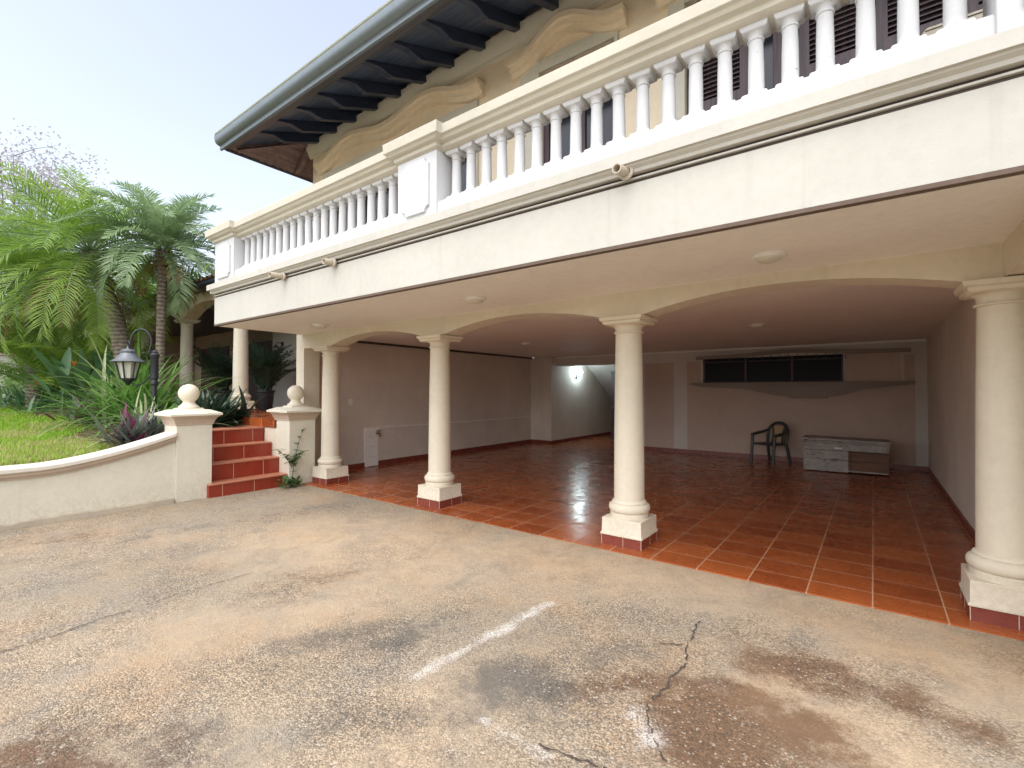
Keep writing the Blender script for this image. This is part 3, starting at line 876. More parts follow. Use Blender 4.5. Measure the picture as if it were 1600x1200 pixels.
# rafters with ogee tails
def rafter_prof():
    pts = []
    up = [(y, zs(y)-0.001) for y in (4.615, EY+0.10)]
    dn = [(EY+0.10, zs(EY+0.10)-0.02),(EY+0.30, zs(EY+0.30)-0.05)]
    for k in range(7):
        u = k/6; y = EY+0.33+0.20*u
        dn.append((y, zs(y)-0.055-0.09*(u*u*(3-2*u))))
    dn += [(EY+0.54, zs(EY+0.54)-0.165),(4.615, zs(4.615)-0.165)]
    return up+dn
m = MB(); m.prism(rafter_prof(), 'x', -0.045, 0.045)
r0 = m.build('rafter', M['wood_d'], roof, bevel=0.004)
off = -wloc(roof)
for i in range(20):
    x = -7.56+i*0.530
    if i == 0: r0.location = off+Vector((x, 0, 0))
    else: dup(r0, roof, off+Vector((x, 0, 0)))
m = MB(); m.tube([(UX+0.01,4.59,5.97),(-8.10,4.02,5.74),(EX+0.06,EY+0.15,5.535)], [0.05,0.05,0.035], 4)
m.build('hip_rafter', M['wood_b'], roof)
for y in (4.5, 5.4):
    m = MB(); m.prism([(EX+0.02,ES-0.015),(UX,6.03),(UX,5.90),(EX+0.2,ES+0.03)], 'y', y, y+0.07); m.build('rafter', M['wood_b'], roof)

# ------------------------------------------------------------------ ceiling lights
def ceiling_light(x, y, z, label):
    th = thing('ceiling_light', (x, y, z), label, 'ceiling light', 'round ceiling lights of the garage')
    m = MB(); m.lathe([(0.115,z+0.0),(0.115,z-0.018),(0.10,z-0.03),(0.085,z-0.03)], x, y, 0, 28); m.build('rim', M['plast_w'], th)
    m = MB(); m.lathe([(0.084,z-0.028),(0.078,z-0.045),(0.05,z-0.058),(0.002,z-0.062)], x, y, 0, 28); m.build('diffuser', M['frost'], th)
for x, y, z, lb in ((-3.47,3.94,SOF-0.001,'round white ceiling light under the balcony, between second and third column'),
                    (-0.615,4.0,SOF-0.001,'round white ceiling light under the balcony nearest the right column'),
                    (-6.77,4.1,SOF-0.001,'round white ceiling light under the balcony beside the leftmost column'),
                    (-5.94,8.4,SOF+0.011,'round ceiling light deep inside the garage seen left of the middle column'),
                    (-1.43,8.2,SOF+0.011,'round ceiling light inside the garage in front of the high rear window')):
    ceiling_light(x, y, z, lb)

# lit wall lamp in the stair hall
lamp = thing('wall_lamp', (-7.72, 13.7, 2.15), 'lit white wall lamp glowing beside the stair at the back of the garage', 'wall lamp')
m = MB(); m.box(-7.719, -7.695, 13.64, 13.76, 2.02, 2.16); m.tube([(-7.70,13.7,2.08),(-7.62,13.7,2.05),(-7.58,13.7,2.12)], 0.014, 8); m.build('bracket', M['iron'], lamp)
em = NT('lamp_glass'); em.color((0.9,0.95,1.0)); em.b.inputs['Emission Color'].default_value = (0.72, 0.93, 1.0, 1); em.b.inputs['Emission Strength'].default_value = 40.0
m = MB(); m.sphere((-7.58, 13.7, 2.20), 0.085, 20, 12); m.build('globe', em.mat, lamp)

# left wall: switch, tiled tap panel
sw = thing('light_switch', (-8.48, 5.8, 1.38), 'small white switch plate on the left garage wall', 'switch')
m = MB(); m.box(-8.479, -8.468, 5.755, 5.845, 1.315, 1.445); m.build('plate', M['plast_w'], sw, bevel=0.003)
m = MB(); m.box(-8.4675, -8.460, 5.785, 5.815, 1.35, 1.41); m.build('rocker', M['tile_w'], sw)
tp = thing('tap', (-8.48, 6.3, 0), 'small metal tap on a strip of white tiles on the left garage wall', 'tap')
m = MB()
for i in range(4):
    z0 = 0.02+i*0.203
    m.box(-8.479, -8.455, 6.13, 6.47, z0, z0+0.20)
m.build('tile_panel', M['tile_w'], tp, bevel=0.002)
m = MB(); m.tube([(-8.455,6.42,0.70),(-8.36,6.42,0.70),(-8.33,6.42,0.68),(-8.33,6.42,0.64)], [0.018,0.016,0.016,0.02], 10); m.tube([(-8.38,6.42,0.70),(-8.38,6.42,0.75)], 0.01, 8); m.box(-8.40,-8.36,6.37,6.47,0.75,0.765)
m.build('spout', M['brass'], tp)

# ------------------------------------------------------------------ resin armchair
ch = thing('armchair', (-1.83, 11.9, 0.012), 'dark plastic armchair with tan mesh back at the rear wall', 'chair')
rz = R(-28)
def cb(mb, name, mt, bev=0.0):
    ca, sa = math.cos(rz), math.sin(rz)
    mb.v = [(-1.83+x*ca-y*sa, 11.9+x*sa+y*ca, z+0.012) for x, y, z in mb.v]
    return mb.build(name, mt, ch, bevel=bev)
m = MB(); m.prism([(-0.23,-0.24),(0.23,-0.24),(0.21,0.20),(-0.21,0.20)], 'z', 0.40, 0.44); cb(m, 'seat', M['plastic_g'], 0.01)
for sx in (-1, 1):
    m = MB(); m.tube([(sx*0.27,-0.27,0),(sx*0.265,-0.25,0.3),(sx*0.27,-0.22,0.62)], [0.03,0.03,0.035], 6); cb(m, 'leg', M['plastic_g'])
    m = MB(); m.tube([(sx*0.25,0.30,0),(sx*0.235,0.24,0.3),(sx*0.22,0.21,0.45)], [0.028,0.03,0.03], 6); cb(m, 'leg', M['plastic_g'])
    m = MB(); m.tube([(sx*0.27,-0.25,0.62),(sx*0.285,-0.05,0.65),(sx*0.26,0.14,0.68),(sx*0.21,0.22,0.72)], [0.03,0.034,0.03,0.028], 6); cb(m, 'arm', M['plastic_g'])
m = MB(); arch = [(-0.21,0.20,0.42),(-0.235,0.23,0.60),(-0.23,0.26,0.72),(-0.17,0.285,0.82),(-0.08,0.30,0.87),(0,0.305,0.88),(0.08,0.30,0.87),(0.17,0.285,0.82),(0.23,0.26,0.72),(0.235,0.23,0.60),(0.21,0.20,0.42)]
m.tube(arch, 0.032, 8); cb(m, 'back_frame', M['plastic_g'])
m = MB(); bp = [(-0.11,0.225,0.46),(0.11,0.225,0.46),(0.09,0.255,0.60),(0.13,0.285,0.80),(-0.13,0.285,0.80),(-0.09,0.255,0.60)]
n = len(m.v); m.v += bp + [(x, y+0.012, z) for x, y, z in bp]
m.face((0,1,2,5)); m.face((5,2,3,4)); m.face((6,11,8,7)); m.face((11,10,9,8))
for i in range(6): j = (i+1)%6; m.face((i, j, 6+j, 6+i))
cb(m, 'back_panel', M['wicker'])
m = MB()
for sx in (-1,1): m.tube([(sx*0.125,0.22,0.44),(sx*0.10,0.252,0.60),(sx*0.145,0.285,0.82)], 0.02, 6)
cb(m, 'back_stile', M['plastic_g'])

# ------------------------------------------------------------------ old chest
chest = thing('chest', (-0.45, 11.5, 0.012), 'worn whitish wooden chest with an open lower corner by the rear wall', 'chest')
x0, x1, y0, y1 = -1.14, 0.22, 11.25, 11.85
m = MB(); m.box(x0, x0+0.03, y0, y1, 0.03, 0.62); m.box(x1-0.03, x1, y0+0.02, y1, 0.445, 0.62); m.box(x0+0.03, x1-0.03, y1-0.03, y1, 0.03, 0.62)
m.box(x0+0.03, -0.40, y0, y0+0.03, 0.03, 0.26); m.box(x0+0.03, -0.40, y0, y0+0.03, 0.265, 0.44); m.box(x0+0.03, x1-0.03, y0, y0+0.03, 0.445, 0.58)
m.box(x0+0.03, x1-0.03, y0+0.03, y1-0.03, 0.04, 0.07)
m.build('body', M['oldwood'], chest, bevel=0.005)
m = MB(); m.box(-0.40, -0.37, y0+0.01, y1-0.03, 0.071, 0.44); m.box(-0.369, x1-0.031, y0+0.05, y0+0.07, 0.05, 0.25); m.box(-0.369, x1-0.031, y0+0.052, y0+0.072, 0.256, 0.43); m.box(x1-0.03, x1-0.004, y0+0.05, y1, 0.03, 0.444); m.build('inner_shelf', M['rustwood'], chest)
m = MB(); m.prism([(x0-0.03,0.63),(x1+0.02,0.62),(x1+0.02,0.655),(x0-0.03,0.675)], 'y', y0-0.03, y1+0.02); m.box(x0-0.02, x1+0.015, y0-0.012, y0-0.001, 0.585, 0.618)
m.build('lid', M['oldwood'], chest, bevel=0.006)
m = MB(); m.prism([(-0.62,0.475),(-0.50,0.48),(-0.50,0.50),(-0.62,0.503)], 'y', y0-0.004, y0-0.001); m.build('label_plate', M['plast_w'], chest, smooth=0)

# small cream junction box on the balcony wall
jb = thing('junction_box', (0.33, 4.3, 3.9), 'small cream plastic box behind the right balusters of the balcony', 'box')
m = MB(); m.prism([(0.28,3.94),(0.60,3.94),(0.60,4.06),(0.31,4.06),(0.28,4.03)], 'y', 4.25, 4.565); m.build('case', M['pipe'], jb, bevel=0.012)
m = MB(); m.box(0.41, 0.445, 4.244, 4.249, 3.965, 4.01); m.box(0.30, 0.58, 4.246, 4.249, 4.032, 4.037); m.build('slot', M['dirt_tone'], jb)

# ------------------------------------------------------------------ steps, gate pillars, garden wall
st = thing('staircase', (-8.4, 3.6, 0), 'short flight of red tiled steps between the two ball topped pillars', 'steps')
rise = [0.205, 0.47, 0.71, 0.955]
tx = [-7.93, -8.20, -8.48, -8.76, -10.2]
pm = None
def steptile(name, shift):
    t = NT(name)
    g = t.n.new('ShaderNodeSeparateXYZ'); t.link(t.co(), g.inputs[0])
    f = t.math('FRACT', t.math('DIVIDE', t.math('ADD', g.outputs[1], shift), 0.47))
    d = t.math('MINIMUM', f, t.math('SUBTRACT', 1.0, f))
    gro = t.ramp(d, 0.006, 0.014, 1.0, 0.0)
    c = t.mix(t.noise(6, 5, 0.6), (0.20, 0.020, 0.010), (0.31, 0.045, 0.020))
    c = t.mix(t.math('MULTIPLY', t.ramp(t.noise(2.3, 4), 0.5, 0.8), 0.2), c, (0.38, 0.11, 0.06))
    t.color(t.mix(gro, c, (0.52, 0.30, 0.22))); t.rough(0.3); t.bump(t.math('MULTIPLY', gro, -1.0), 0.3, 0.005)
    return t.mat
smats = [steptile('red_step_tile_%s' % w_, s_) for w_, s_ in (('a', 0.10), ('b', 0.30), ('c', 0.02), ('d', 0.22))]
zprev = 0.0
nose = paint('worn_step_edge', (0.42, 0.17, 0.10), 0.45, 0.2)
for i in range(4):
    m = MB(); m.box(tx[i+1]-0.02 if i < 3 else tx[4], tx[i], 3.0, 4.2, zprev-0.02 if i else -0.02, rise[i]-0.026)
    so_ = m.build('step', smats[i], st, smooth=0)
    m = MB(); m.box(tx[i+1]-0.002 if i < 3 else tx[4], tx[i]+0.018, 3.0, 4.2, rise[i]-0.0255, rise[i]); m.build('nosing', nose, so_, bevel=0.006)
    zprev = rise[i]
# terrace behind the steps
m = MB(); m.box(-24, -8.76, 4.30, 9.6, 0.0, 1.09); m.box(-8.76, -8.28, 4.215, 4.655, 0.0, 0.95)
structure(m.build('terrace', M['cream'], smooth=0))
m = MB(); m.box(-24, -8.752, 4.28, 9.6, 1.0905, 1.103); m.box(-9.6, -8.30, 4.20, 4.30, 0.955, 1.10); m.box(-8.76,-8.31,4.30,4.65,0.951,1.102)
structure(m.build('terrace_floor', M['floor'], smooth=0))

def pillar(cx, cy, label):
    th = thing('gate_pillar', (cx, cy, 0), label, 'pillar', 'ball topped pillars beside the steps')
    a = 0.235
    m = MB(); m.box(cx-a, cx+a, cy-a, cy+a, -0.03, 1.10); m.build('shaft', M['gard'], th, bevel=0.006)
    m = MB(); m.sqlathe([(a+0.012,1.10),(a+0.014,1.125),(a+0.022,1.135),(a+0.028,1.16),(a+0.05,1.20),(a+0.078,1.225),(a+0.085,1.235)], cx, cy, 0); m.build('moulding', M['cope'], th, smooth=25)
    m = MB(); m.sqlathe([(a+0.105,1.236),(a+0.105,1.268),(a-0.02,1.322),(a-0.085,1.323),(a-0.085,1.345)], cx, cy, 0); m.build('cap', M['gard'], th, bevel=0.004)
    prof = [(0.135,1.346),(0.138,1.362),(0.125,1.376),(0.10,1.395),(0.078,1.425),(0.075,1.44),(0.088,1.458)]
    for k in range(1, 12):
        an = -math.pi/2+0.62+(math.pi-0.62)*k/11
        prof.append((max(0.001, 0.138*math.cos(an)), 1.565+0.138*math.sin(an)))
    m = MB(); m.lathe(prof, cx, cy, 0, 32); m.build('ball_finial', M['cream'], th, smooth=60)
pillar(-8.235, 2.835, 'cream pillar with ball finial joined to the curved garden wall')
pillar(-8.105, 4.435, 'cream pillar with ball finial right of the red steps, against the first column')

gwall = thing('garden_wall', (-8.1, 0.0, 0), 'low cream retaining wall with swept moulded coping around the lawn', 'wall')
def copz(y): return 0.705 + (0.31*((y-1.15)/1.45)**1.6 if y > 1.15 else 0.0)
ysw = [-9.0, -5.0, -2.0, 0.0] + [0.4+i*0.11 for i in range(21)]
ysw = [y for y in ysw if y < 2.595]+[2.598]
def swept(x0, x1, lo, hi, mb):
    n = len(mb.v)
    for y in ysw:
        c = copz(y); a = lo if lo >= -0.2 and lo < 0.05 else c+lo
        a = lo[0] if isinstance(lo, tuple) else c+lo
        mb.v += [(x0,y,a),(x1,y,a),(x1,y,c+hi),(x0,y,c+hi)]
    for i in range(len(ysw)-1):
        for k in range(4):
            k2 = (k+1)%4
            mb.face((n+i*4+k, n+i*4+k2, n+(i+1)*4+k2, n+(i+1)*4+k))
    mb.face((n,n+1,n+2,n+3)); e = n+(len(ysw)-1)*4; mb.face((e+3,e+2,e+1,e))
def swept2(x0, x1, lo, hi, mb, ground=False):
    n = len(mb.v)
    for y in ysw:
        c = copz(y); a = -0.03 if ground else c+lo
        mb.v += [(x0,y,a),(x1,y,a),(x1,y,c+hi),(x0,y,c+hi)]
    for i in range(len(ysw)-1):
        for k in range(4):
            k2 = (k+1)%4
            mb.face((n+i*4+k, n+i*4+k2, n+(i+1)*4+k2, n+(i+1)*4+k))
    mb.face((n,n+1,n+2,n+3)); e = n+(len(ysw)-1)*4; mb.face((e+3,e+2,e+1,e))
m = MB(); swept2(-8.26, -8.03, 0, -0.14, m, True); m.build('wall', M['gard'], gwall, smooth=30)
m = MB(); swept2(-8.29, -8.005, -0.1395, -0.105, m); swept2(-8.31, -7.975, -0.1045, -0.065, m); m.build('moulding', M['cope'], gwall, smooth=30)
m = MB(); swept2(-8.34, -7.945, -0.0645, 0.0, m); m.build('coping', M['copet'], gwall, smooth=30, bevel=0.015)
ft = plaster('footing', (0.42, 0.36, 0.27), var=0.2, speck=1.0, streak=0.4)
m = MB(); rs = random.Random(5); n = len(m.v); K = 0
yy = -6.0
while yy < 2.597:
    h = 0.075+rs.uniform(-0.012, 0.008)-(0.02 if yy < 1.2 and rs.random() < 0.4 else 0); d = 0.042+rs.uniform(-0.006, 0.006)
    m.v += [(-8.035,yy,-0.03),(-8.03+d+0.012,yy,-0.03),(-8.03+d,yy,h*0.85),(-8.035,yy,h)]; K += 1
    yy += rs.uniform(0.03, 0.09)
for i in range(K-1):
    for k in range(4): m.face((n+i*4+k, n+i*4+(k+1)%4, n+(i+1)*4+(k+1)%4, n+(i+1)*4+k))
m.face((n,n+1,n+2,n+3)); e = n+(K-1)*4; m.face((e+3,e+2,e+1,e))
m.build('footing', ft, gwall)

# ------------------------------------------------------------------ garden ground, lawn
def gz(x, y):
    d = -8.3-x
    z = 0.62+0.055*min(d, 9) + 0.12*min(1, max(0, (y-1.6)/1.2))
    return z if d > 0.5 else z-0.04
m = MB()
gx = [-8.25,-8.6]+[-9-0.5*i for i in range(44)]+[-40,-60]
gy = [-12,-8,-5,-3]+[-2+0.35*i for i in range(18)]+[4.29]
gy = sorted(set(gy))
n = len(m.v)
for x in gx:
    for y in gy:
        z = gz(x, y) + 0.02*math.sin(x*2.1+y)*math.cos(y*1.7)
        if y > 3.0 and x > -10.2: z = min(z, 0.93)
        m.v.append((x, y, z))
for i in range(len(gx)-1):
    for j in range(len(gy)-1):
        cx_, cy_ = (gx[i]+gx[i+1])/2, (gy[j]+gy[j+1])/2
        if cx_ > -9.5 and cy_ > 3.0: continue
        a = n+i*len(gy)+j
        m.face((a, a+len(gy), a+len(gy)+1, a+1))
gmat = NT('garden_soil')
gmat.color(gmat.mix(gmat.ramp(gmat.noise(2.2, 5), 0.35, 0.65), (0.11, 0.075, 0.045), (0.16, 0.17, 0.05))); gmat.rough(0.95); gmat.bump(gmat.noise(30, 5), 0.6, 0.03)
structure(m.build('garden_ground', gmat.mat, fix=False))
m = MB(); m.quad((-60,4.3,1.0),(-24,4.3,1.0),(-24,40,1.0),(-60,40,1.0)); structure(m.build('garden_soil', gmat.mat, fix=False))

rs = np.random.RandomState(3)
N = 72000
u = rs.rand(N); X = -8.32-14*u**1.7; Y = np.where(np.arange(N) < 42000, 0.3+2.35*rs.rand(N), 0.3-5.0*rs.rand(N))
edge = 2.25+0.25*np.sin(X*1.3)+0.15*np.sin(X*3.1)
edge = np.where(X > -9.6, 2.05, edge)
keep = Y < edge+0.1*rs.randn(N)
X, Y = X[keep], Y[keep]; N = len(X)
patch = fbm(X, Y, 1.1, 9, 4)
m = MB()
for i in range(N):
    x, y = float(X[i]), float(Y[i]); z = gz(x, y)+0.01
    a = rs.rand()*6.283; ln = 0.035+0.045*rs.rand(); sp = 0.02+0.035*rs.rand(); wd = 0.006+0.005*rs.rand()
    dx, dy = math.cos(a), math.sin(a)
    dry = patch[i] > 0.58 or (patch[i] > 0.46 and rs.rand() < 0.3) or rs.rand() < 0.75*min(1, max(0, (x+11.2)/1.8))
    m.tint = 0.99 if dry and rs.rand() < 0.75 else float(0.15+0.7*rs.rand())
    n = len(m.v)
    m.v += [(x-dy*wd, y+dx*wd, z), (x+dy*wd, y-dx*wd, z), (x+dx*sp, y+dy*sp, z+ln)]
    m.face((n, n+1, n+2))
tag(m.build('lawn', M['l_grass'], smooth=0, fix=False), 'short bright green lawn behind the low garden wall', 'grass', kind='stuff')
rs2 = random.Random(8)
m = MB()
for i in range(700):
    x = rs2.uniform(-16, -9.2); y = rs2.uniform(2.1, 3.0)
    z = gz(x, y)+0.012; a = rs2.random()*6.28; s_ = rs2.uniform(0.02, 0.07)
    m.tint = rs2.uniform(0.1, 0.9)
    d = Vector((math.cos(a), math.sin(a), rs2.uniform(-.2, .2)))*s_; e = Vector((-math.sin(a), math.cos(a), rs2.uniform(-.3, .3)))*s_*0.4
    c = Vector((x, y, z+0.01)); m.quad(c-d, c+e, c+d, c-e)
tag(m.build('leaf_litter', M['l_dry'], smooth=0, fix=False), 'dry brown leaves scattered on the planting bed', 'leaves', kind='stuff')

# ------------------------------------------------------------------ plant makers
def curve(base, az, el, L, droop, n, side=0.0):
    """points of a leaf spine that starts at elevation el and bends down by droop"""
    P = [Vector(base)]; a = az; e = el
    for i in range(n):
        u = (i+0.5)/n
        e2 = el - droop*(u**1.5); a += side/n
        P.append(P[-1] + Vector((math.cos(a)*math.cos(e2), math.sin(a)*math.cos(e2), math.sin(e2)))*(L/n))
    return P
def blade(mb, P, wid, fold=0.25, prof=None):
    n = len(P)-1
    rows = []
    for i, p in enumerate(P):
        u = i/n
        w_ = wid*(prof(u) if prof else (math.sin(math.pi*min(1, 0.25+0.75*u))**0.8 if u < 1 else 0.02))
        d = (P[min(i+1, n)]-P[max(i-1, 0)]).normalized()
        s_ = d.cross(Vector((0, 0, 1)))
        if s_.length < 1e-3: s_ = Vector((1, 0, 0))
        s_.normalize(); up = s_.cross(d)
        rows.append((p-s_*w_+up*w_*fold, p, p+s_*w_+up*w_*fold))
    k = len(mb.v)
    for r in rows: mb.v += [tuple(q) for q in r]
    for i in range(n):
        a = k+3*i
        mb.face((a, a+1, a+4, a+3)); mb.face((a+1, a+2, a+5, a+4))
def frond(mb, base, az, el, L, droop, rnd, nl=40, ll=0.34, wid=0.016, mat_l=0, mat_r=1, vee=0.35, t0=0.12):
    P = curve(base, az, el, L, droop, 10, rnd.uniform(-.25, .25))
    mb.mi = mat_r; mb.tint = 0.5
    mb.tube(P, [0.016*(1-0.85*i/10) for i in range(11)], 3, False)
    mb.mi = mat_l
    ft_ = rnd.random()
    for i in range(nl):
        u = t0+(1-t0)*(i+0.5)/nl
        q = u*10; k = min(9, int(q)); p = P[k].lerp(P[k+1], q-k)
        d = (P[k+1]-P[k]).normalized(); s_ = d.cross(Vector((0, 0, 1)))
        if s_.length < 1e-3: s_ = Vector((1, 0, 0))
        s_.normalize(); up = s_.cross(d)
        lf = ll*(math.sin(math.pi*(0.12+0.80*u))**0.7)*(0.85+0.3*rnd.random())
        for sg in (-1, 1):
            dirv = (s_*sg*0.85 + d*(0.45+0.5*u) + up*(vee+rnd.uniform(-.18, .18))).normalized()
            mid = p+dirv*lf*0.5 + Vector((0, 0, -0.02*lf)); tip = p+dirv*lf+Vector((0, 0, -rnd.uniform(0.1, 0.42)*lf))
            if rnd.random() < 0.05: continue
            wv_ = d*wid
            mb.tint = min(0.92, max(0.02, 0.2+0.5*ft_+rnd.uniform(-.2, .25)))
            n = len(mb.v)
            mb.v += [tuple(p-wv_*0.6), tuple(p+wv_*0.6), tuple(mid+wv_), tuple(mid-wv_), tuple(tip)]
            mb.face((n, n+1, n+2, n+3)); mb.face((n+3, n+2, n+4))
def palm(name, base, top, L, nf, label, mats, seed, ll=0.34, r=(0.12, 0.09), cat='palm', group='palms of the garden', dry=5, nl=42, elr=(-0.45, 1.35)):
    rnd = random.Random(seed); base = Vector(base); top = Vector(top)
    th = thing(name, base, label, cat, group)
    P = []; nseg = 26
    for i in range(nseg+1):
        u = i/nseg; bend = Vector((0, 0, 0)); q = base.lerp(top, u); off_ = (top-base); off_.z = 0
        q -= off_*0.25*math.sin(math.pi*u)
        P.append(q)
    m = MB(); m.tube(P, [(r[0]+(r[1]-r[0])*i/nseg)*(1.0+0.04*(i % 2)) for i in range(nseg+1)], 12)
    hd = P[-1]
    for i in range(60):    # old leaf bases below the crown
        a = rnd.random()*6.28; z = hd.z-rnd.random()*0.55; rr = r[1]*1.0
        c = Vector((hd.x+rr*math.cos(a), hd.y+rr*math.sin(a), z))
        m.tube([c, c+Vector((math.cos(a)*0.07, math.sin(a)*0.07, 0.12))], [0.03, 0.008], 4)
    m.build('trunk', M['trunk'], th, smooth=60)
    m = MB()
    for i in range(nf):
        u = (i+0.5)/nf
        el = elr[0]+(elr[1]-elr[0])*u**0.8+rnd.uniform(-.12, .12)
        az = i*2.39996+rnd.uniform(-.2, .2)
        frond(m, hd+Vector((0.05*math.cos(az), 0.05*math.sin(az), 0.05+0.1*u)), az, el, L*rnd.uniform(0.82, 1.1)*(0.8+0.2*(1-u)), rnd.uniform(0.9, 1.5), rnd, nl, ll)
    m.build('crown', [mats, M['l_palm']], th, smooth=0, fix=False)
    m = MB()
    for i in range(dry):
        az = rnd.random()*6.28
        frond(m, hd+Vector((0, 0, -0.15)), az, rnd.uniform(-0.9, -0.4), L*rnd.uniform(0.45, 0.75), rnd.uniform(0.6, 0.9), rnd, 26, ll*0.8)
    if dry: m.build('dry_fronds', [M['l_dry'], M['l_dry']], th, smooth=0, fix=False)
    return th

def crownplant(name, loc, n, L, wid, label, cat, mt, seed, el=(0.2, 1.4), droop=(0.4, 1.2), segs=6, group=None, fold=0.3, prof=None, part='leaves', two=None, spread=0.08):
    rnd = random.Random(seed)
    th = thing(name, loc, label, cat, group)
    m = MB()
    for i in range(n):
        az = i*2.39996+rnd.uniform(-.3, .3)
        e = rnd.uniform(*el); b = Vector(loc)+Vector((rnd.gauss(0, spread), rnd.gauss(0, spread), -0.02))
        m.tint = rnd.uniform(0.0, 0.9) if (two is None or rnd.random() > two) else 0.98
        blade(m, curve(b, az, e, L*rnd.uniform(0.6, 1.1), rnd.uniform(*droop), segs, rnd.uniform(-.3, .3)), wid*rnd.uniform(0.7, 1.2), fold, prof)
    m.build(part, mt, th, smooth=60, fix=False)
    return th

# ------------------------------------------------------------------ palms and garden plants
G = lambda x, y: Vector((x, y, gz(x, y)))
palm('palm_tree', G(-12.7, 3.80), (-12.75, 3.85, 4.75), 1.95, 46, 'slender palm beside the balcony with dark fibrous neck and feathery crown', M['l_palm'], 11, 0.40, (0.085, 0.09), dry=5, elr=(-0.6, 1.3), nl=50)
palm('palm_tree', G(-13.5, 3.45), (-14.5, 2.95, 4.75), 2.9, 62, 'leaning thick trunked palm with drooping yellowing fronds left of the slender palm', M['l_palm2'], 12, 0.50, (0.19, 0.15), dry=9, elr=(-0.8, 1.25))
palm('palm_tree', G(-18.0, 3.0), (-18.3, 2.5, 4.9), 3.2, 56, 'wide palm at the left edge of the photo behind the lawn', M['l_palm'], 13, 0.55, (0.16, 0.14), dry=6, elr=(-0.8, 1.25))
# clump palm, bright green, low
cp = thing('areca_palm', G(-17.2, 3.0), 'low clump of bright yellow green palm fronds arching over the lawn bed', 'palm', 'palms of the garden')
m = MB(); rnd = random.Random(21)
for i in range(54):
    az = i*2.39996; b = G(-17.2+rnd.gauss(0, .3), 3.0+rnd.gauss(0, .25))
    frond(m, b, az, rnd.uniform(0.7, 1.45), rnd.uniform(2.2, 3.3), rnd.uniform(0.9, 1.7), rnd, 44, 0.55, 0.016, vee=0.25, t0=0.25)
m.build('fronds', [M['l_palm2'], M['l_palm2']], cp, smooth=0, fix=False)

crownplant('lily_clump', G(-11.75, 3.15), 340, 1.85, 0.027, 'large fountain of narrow arching green leaves around the garden lantern', 'plant', M['l_strap'], 31, (0.2, 1.45), (0.3, 1.5), 8, two=0.10, spread=0.22)
crownplant('lily_clump', G(-10.0, 2.85), 130, 1.15, 0.020, 'smaller tuft of narrow arching leaves around the lantern post behind the left pillar', 'plant', M['l_strap'], 32, (0.15, 1.35), (0.5, 1.6), 8, two=0.2, spread=0.12)
crownplant('spiderwort', G(-8.98, 2.46)+Vector((0,0,.08)), 210, 0.60, 0.029, 'purple and dark green rosette of pointed leaves by the left pillar', 'plant', M['l_purp'], 33, (0.05, 1.45), (0.0, 0.45), 5, two=0.30, group='purple leaved rosettes', spread=0.13)
crownplant('spiderwort', G(-13.6, 2.75), 70, 0.55, 0.042, 'purple grey rosette at the back edge of the lawn', 'plant', M['l_purp'], 34, (0.05, 1.4), (0.0, 0.5), 5, two=0.35, group='purple leaved rosettes', spread=0.2)
crownplant('spiderwort', G(-12.6, 2.7), 55, 0.5, 0.04, 'low purple rosette under the arching lily leaves', 'plant', M['l_purp'], 35, (0.05, 1.3), (0.0, 0.5), 5, two=0.35, group='purple leaved rosettes', spread=0.16)
for k, (x, y, lb) in enumerate(((-9.7, 3.55, 'dark green strap leaved plant just above the top red step'), (-10.0, 4.02, 'dark strap leaved plant at the foot of the terrace column'))):
    crownplant('border_plant', Vector((x, y, 0.95)), 120, 0.80, 0.05, lb, 'plant', M['l_dark'], 41+k, (0.1, 1.4), (0.2, 1.0), 6, group='dark border plants by the steps', spread=0.16)
def spat(u): return 0.10 if u < 0.45 else max(0.03, math.sin(math.pi*min(1, (u-0.42)/0.58))**0.7)
bp_ = crownplant('bird_of_paradise', G(-14.6, 3.05), 46, 1.75, 0.10, 'tall clump of broad paddle leaves with orange flowers behind the lawn', 'plant', M['l_bird'], 51, (0.55, 1.45), (0.1, 0.9), 9, prof=spat, fold=0.35, spread=0.3)
for dx, dy, z in ((-0.2, -0.9, 1.72), (0.35, -0.4, 2.15)):
    m = MB(); c = Vector((-14.6+dx, 3.05+dy, z))
    for k in range(5):
        m.tint = random.uniform(0.1, 0.9)
        blade(m, curve(c, k*1.3, 0.9+0.1*k, 0.17, 0.2, 3), 0.022, 0.3)
    m.build('flower', M['orange'], bp_, smooth=0, fix=False)
for k, (x, y, L, lb) in enumerate(((-16.0, 2.55, 0.6, 'grey green spiky plant beside the purple rosette at the lawn edge'), (-17.3, 2.45, 0.65, 'grey green spiky plant further left along the lawn edge'),
                                  (-18.8, 2.5, 0.75, 'grey green spiky plant at the far left of the lawn edge'))):
    crownplant('dracaena', G(x, y), 70, L, 0.035, lb, 'plant', M['l_bird'], 61+k, (0.1, 1.4), (0.1, 0.7), 5, group='spiky plants along the lawn edge', spread=0.28)

